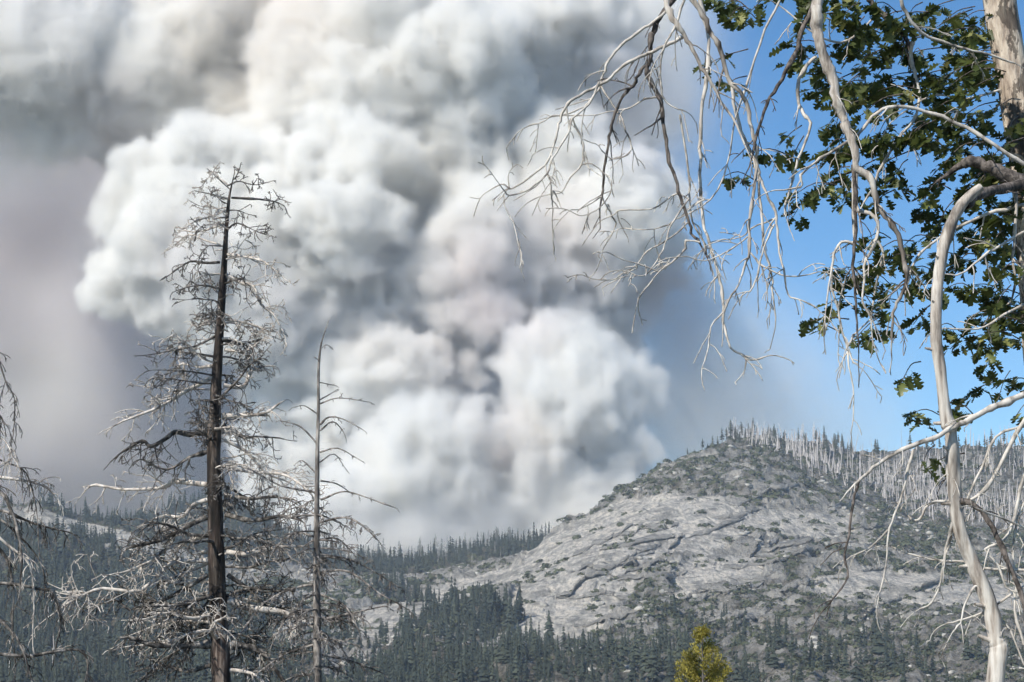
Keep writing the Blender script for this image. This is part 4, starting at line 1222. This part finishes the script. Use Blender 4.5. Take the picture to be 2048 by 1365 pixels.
major = [(1130, 770, 120, 3050), (1178, 870, 108, 3050), (1235, 800, 75, 3050), (1060, 735, 62, 3040), (1120, 985, 130, 3060), (1165, 985, 85, 3080), (1080, 860, 80, 3030), (1215, 915, 60, 3100),
         (850, 945, 115, 3020), (760, 1005, 100, 3010), (900, 900, 75, 3000), (950, 890, 55, 3000), (840, 1040, 110, 3020), (700, 1060, 80, 3020), (960, 1030, 80, 3060), (640, 1050, 80, 3100), (1040, 1040, 70, 3080),
         (780, 760, 180, 3280), (700, 650, 170, 3280), (850, 600, 150, 3280), (960, 530, 140, 3200), (1100, 560, 130, 3280), (1180, 640, 100, 3320), (1000, 800, 130, 3420), (650, 900, 150, 3300), (800, 870, 140, 3330),
         (1150, 450, 185, 3300), (1260, 430, 110, 3300), (980, 380, 95, 3250), (1100, 370, 90, 3280), (1290, 520, 95, 3340), (1220, 560, 90, 3330), (940, 330, 50, 3260),
         (400, 450, 180, 3250), (310, 430, 100, 3260), (285, 530, 95, 3280), (390, 590, 110, 3270), (520, 350, 110, 3240), (600, 430, 170, 3240), (700, 390, 150, 3220), (520, 570, 160, 3230), (690, 460, 100, 3120), (560, 640, 120, 3260),
         (700, 200, 160, 3300), (850, 120, 180, 3300), (620, 120, 110, 3320), (900, 240, 95, 3260), (800, 300, 110, 3300), (640, 220, 100, 3280), (1000, 80, 180, 3430), (1150, 100, 150, 3500), (1230, 70, 90, 3550),
         (150, 130, 190, 3470), (0, 60, 190, 3480), (330, 100, 160, 3540), (430, 200, 120, 3560), (-120, 150, 180, 3480), (480, 60, 150, 3500), (60, 160, 90, 3450)]
CORE = [(430, 230, 120, 3420), (290, 150, 150, 3400), (120, 90, 190, 3400), (-60, 80, 170, 3400), (400, 60, 160, 3430), (110, 60, 200, 3580), (350, 70, 230, 3600), (570, 60, 200, 3520), (240, 230, 120, 3600), (850, 150, 230, 3380), (700, 90, 200, 3400), (1050, 60, 200, 3520), (470, 440, 200, 3300), (650, 440, 190, 3300), (0, 40, 190, 3560), (780, 690, 200, 3350), (1150, 460, 190, 3340), (1000, 150, 190, 3480)]
major += [(x, y, q, 3640) for x, y, q in ((1000, 300, 170), (950, 480, 170), (900, 680, 180), (1090, 690, 150), (960, 930, 150), (700, 820, 190), (560, 200, 190), (1180, 230, 150), (400, 100, 190), (200, 30, 190), (780, 40, 190), (1000, 0, 190), (1200, 0, 140), (780, 1050, 130), (1150, 560, 140), (1130, 900, 150), (-50, 30, 190))]


def kids(lst, levels=2, per=(22, 8)):
    out = []
    cur = [(P(a, b, d), r * .8) for a, b, r, d in lst]; out += cur
    for lv in range(levels):
        nx = []
        for c, r in cur:
            for _ in range(per[lv]):
                v = rng.normal(size=3); v /= np.linalg.norm(v)
                if v[1] > .35: v[1] *= -1
                rr = r * rng.uniform(.25, .55); nx.append((c + v * (r - rr * rng.uniform(.15, .6)), rr))
        out += nx; cur = nx
    return out


VS = 5.35
lo = (-1180., 2730., 20.); hi = (720., 3760., 1230.)
n = [int((hi[k] - lo[k]) / VS) + 1 for k in range(3)]
print('plume grid', n, np.prod(n))
SOFT = 13
f = blob_field(n, lo, VS, kids(major) + [(P(a_, b_, c_), r_ * .85) for a_, b_, r_, c_ in CORE], SOFT)
f = np.maximum(f, -SOFT * 3)
nz = 0
for s, a in ((110, 1.1), (55, 1.0), (28, .62), (14, .38)):
    q = noise3(n, [n[k] * VS / s for k in range(3)]) - .5
    nz = nz + (q if s > 60 else .36 - np.abs(q) * 2.2) * a
f += nz * 26
zz = (lo[2] + VS * np.arange(n[2], dtype=np.float32))[None, None, :]; xx = (lo[0] + VS * np.arange(n[0], dtype=np.float32))[:, None, None]; yy_ = (lo[1] + VS * np.arange(n[1], dtype=np.float32))[None, :, None]
hi_ = np.clip((zz - 620) / 300, 0, 1); lf_ = np.clip((-520 - xx) / 250, 0, 1)
sof = SOFT * (1 + .9 * hi_ + .3 * lf_) + 46 * np.clip(noise3(n, [n[k] * VS / 260 for k in range(3)]) - .42, 0, .5)
pass
dn = np.clip((f + (sof - SOFT) * .45) / sof, 0, 1) ** 1.4
thin = soft_blobs(n, lo, VS, [(1340, 600, 110, 3450, .2, 1.2), (1370, 740, 130, 3450, .10, 1.2), (1300, 60, 120, 3500, .3, 1.), (1310, 230, 90, 3500, .2, 1.), (1330, 880, 120, 3400, .06, 1.2), (1300, 200, 150, 3500, .12, 1.), (1450, 830, 210, 3450, .13, 1.), (1700, 870, 170, 3450, .03, 1.), (1440, 640, 120, 3450, .03, 1.), (1260, 330, 120, 3480, .15, 1.),
                              (240, 480, 110, 3300, .05, 1.), (80, 230, 170, 3440, .13, .7), (230, 200, 130, 3440, .15, .7), (-60, 240, 160, 3440, .13, .7), (870, 1085, 75, 2800, .32, .6), (960, 1058, 60, 2810, .30, .6), (1030, 1040, 60, 2830, .25, .6), (740, 1085, 80, 2800, .30, .6), (640, 1050, 100, 2830, .16, .6), (950, 1080, 90, 2940, .03, .5), (720, 1060, 110, 3000, .05, .7), (1100, 1030, 90, 3000, .04, .7), (980, 960, 90, 3150, .10, 1.)])
dn = np.maximum(dn, thin * (.55 + .9 * np.clip(nz * .5 + .5, 0, 1)))
plume = volume_object('smoke_plume', lo, VS, dn, smoke_mat('wildfire_smoke', (.9982, .9870, .9600), .06, -.1, [  # patches: uneven smoke tints, plus warm and mauve shade put into the colour
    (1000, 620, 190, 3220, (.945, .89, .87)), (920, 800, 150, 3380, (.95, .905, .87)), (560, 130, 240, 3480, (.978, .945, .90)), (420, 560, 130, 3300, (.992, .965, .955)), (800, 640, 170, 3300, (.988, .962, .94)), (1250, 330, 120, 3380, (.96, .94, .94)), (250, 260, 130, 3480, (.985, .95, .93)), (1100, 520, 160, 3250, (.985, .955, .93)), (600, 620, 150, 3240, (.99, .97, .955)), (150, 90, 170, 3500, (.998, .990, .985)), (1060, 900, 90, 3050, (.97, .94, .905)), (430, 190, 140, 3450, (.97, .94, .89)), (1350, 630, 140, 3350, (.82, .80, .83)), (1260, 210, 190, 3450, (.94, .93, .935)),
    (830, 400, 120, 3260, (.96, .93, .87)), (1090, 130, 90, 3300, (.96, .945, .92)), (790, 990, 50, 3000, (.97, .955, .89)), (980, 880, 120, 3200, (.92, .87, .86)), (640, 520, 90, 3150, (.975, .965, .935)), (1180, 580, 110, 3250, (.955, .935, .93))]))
tag(plume, 'towering billowing plume of pale wildfire smoke rising behind the ridge', 'smoke', None, 'stuff')
# the dim drifting pall behind and to the left
VP = 22.
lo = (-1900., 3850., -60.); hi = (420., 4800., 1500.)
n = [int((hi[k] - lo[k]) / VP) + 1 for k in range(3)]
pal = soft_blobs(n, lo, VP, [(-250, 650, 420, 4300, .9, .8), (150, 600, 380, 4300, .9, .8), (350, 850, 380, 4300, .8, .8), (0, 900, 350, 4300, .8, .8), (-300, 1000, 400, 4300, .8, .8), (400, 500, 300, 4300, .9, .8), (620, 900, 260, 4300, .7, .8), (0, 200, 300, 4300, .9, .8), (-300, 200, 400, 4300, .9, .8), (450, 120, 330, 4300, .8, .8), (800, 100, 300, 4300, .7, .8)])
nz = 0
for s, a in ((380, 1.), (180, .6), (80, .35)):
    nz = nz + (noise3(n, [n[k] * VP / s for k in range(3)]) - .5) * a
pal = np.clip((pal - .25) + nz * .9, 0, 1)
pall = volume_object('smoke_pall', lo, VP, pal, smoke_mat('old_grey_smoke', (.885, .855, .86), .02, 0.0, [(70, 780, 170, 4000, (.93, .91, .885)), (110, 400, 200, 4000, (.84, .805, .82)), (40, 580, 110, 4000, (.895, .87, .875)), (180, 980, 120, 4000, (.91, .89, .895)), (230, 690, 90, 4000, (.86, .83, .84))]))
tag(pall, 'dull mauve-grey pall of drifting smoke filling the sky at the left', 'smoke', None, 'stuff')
print('smoke', time.time() - T0)

# ------------------------------------------------------------------ hazy air
HZ = True
if HZ:
    x0, x1, y0, y1, z0, z1 = -2600, 2600, -60, 3180, -140, 420
    v = [(x, y, z) for x in (x0, x1) for y in (y0, y1) for z in (z0, z1)]
    me = bpy.data.meshes.new('haze'); me.from_pydata(v, [], [(0, 1, 3, 2), (4, 6, 7, 5), (0, 4, 5, 1), (2, 3, 7, 6), (0, 2, 6, 4), (1, 5, 7, 3)]); me.update()
    m = bpy.data.materials.new('smoky_air'); m.use_nodes = True; t = m.node_tree; t.nodes.clear()
    o = t.nodes.new('ShaderNodeOutputMaterial'); v = nd(t, 'ShaderNodeVolumePrincipled', {'Color': (.78, .89, 1, 1), 'Density': .00008, 'Anisotropy': .2})
    t.links.new(v.outputs[0], o.inputs['Volume'])
    hz = link('haze', me, m)
    tag(hz, 'thin bluish smoky air', None, None, 'stuff')
print('script', time.time() - T0)
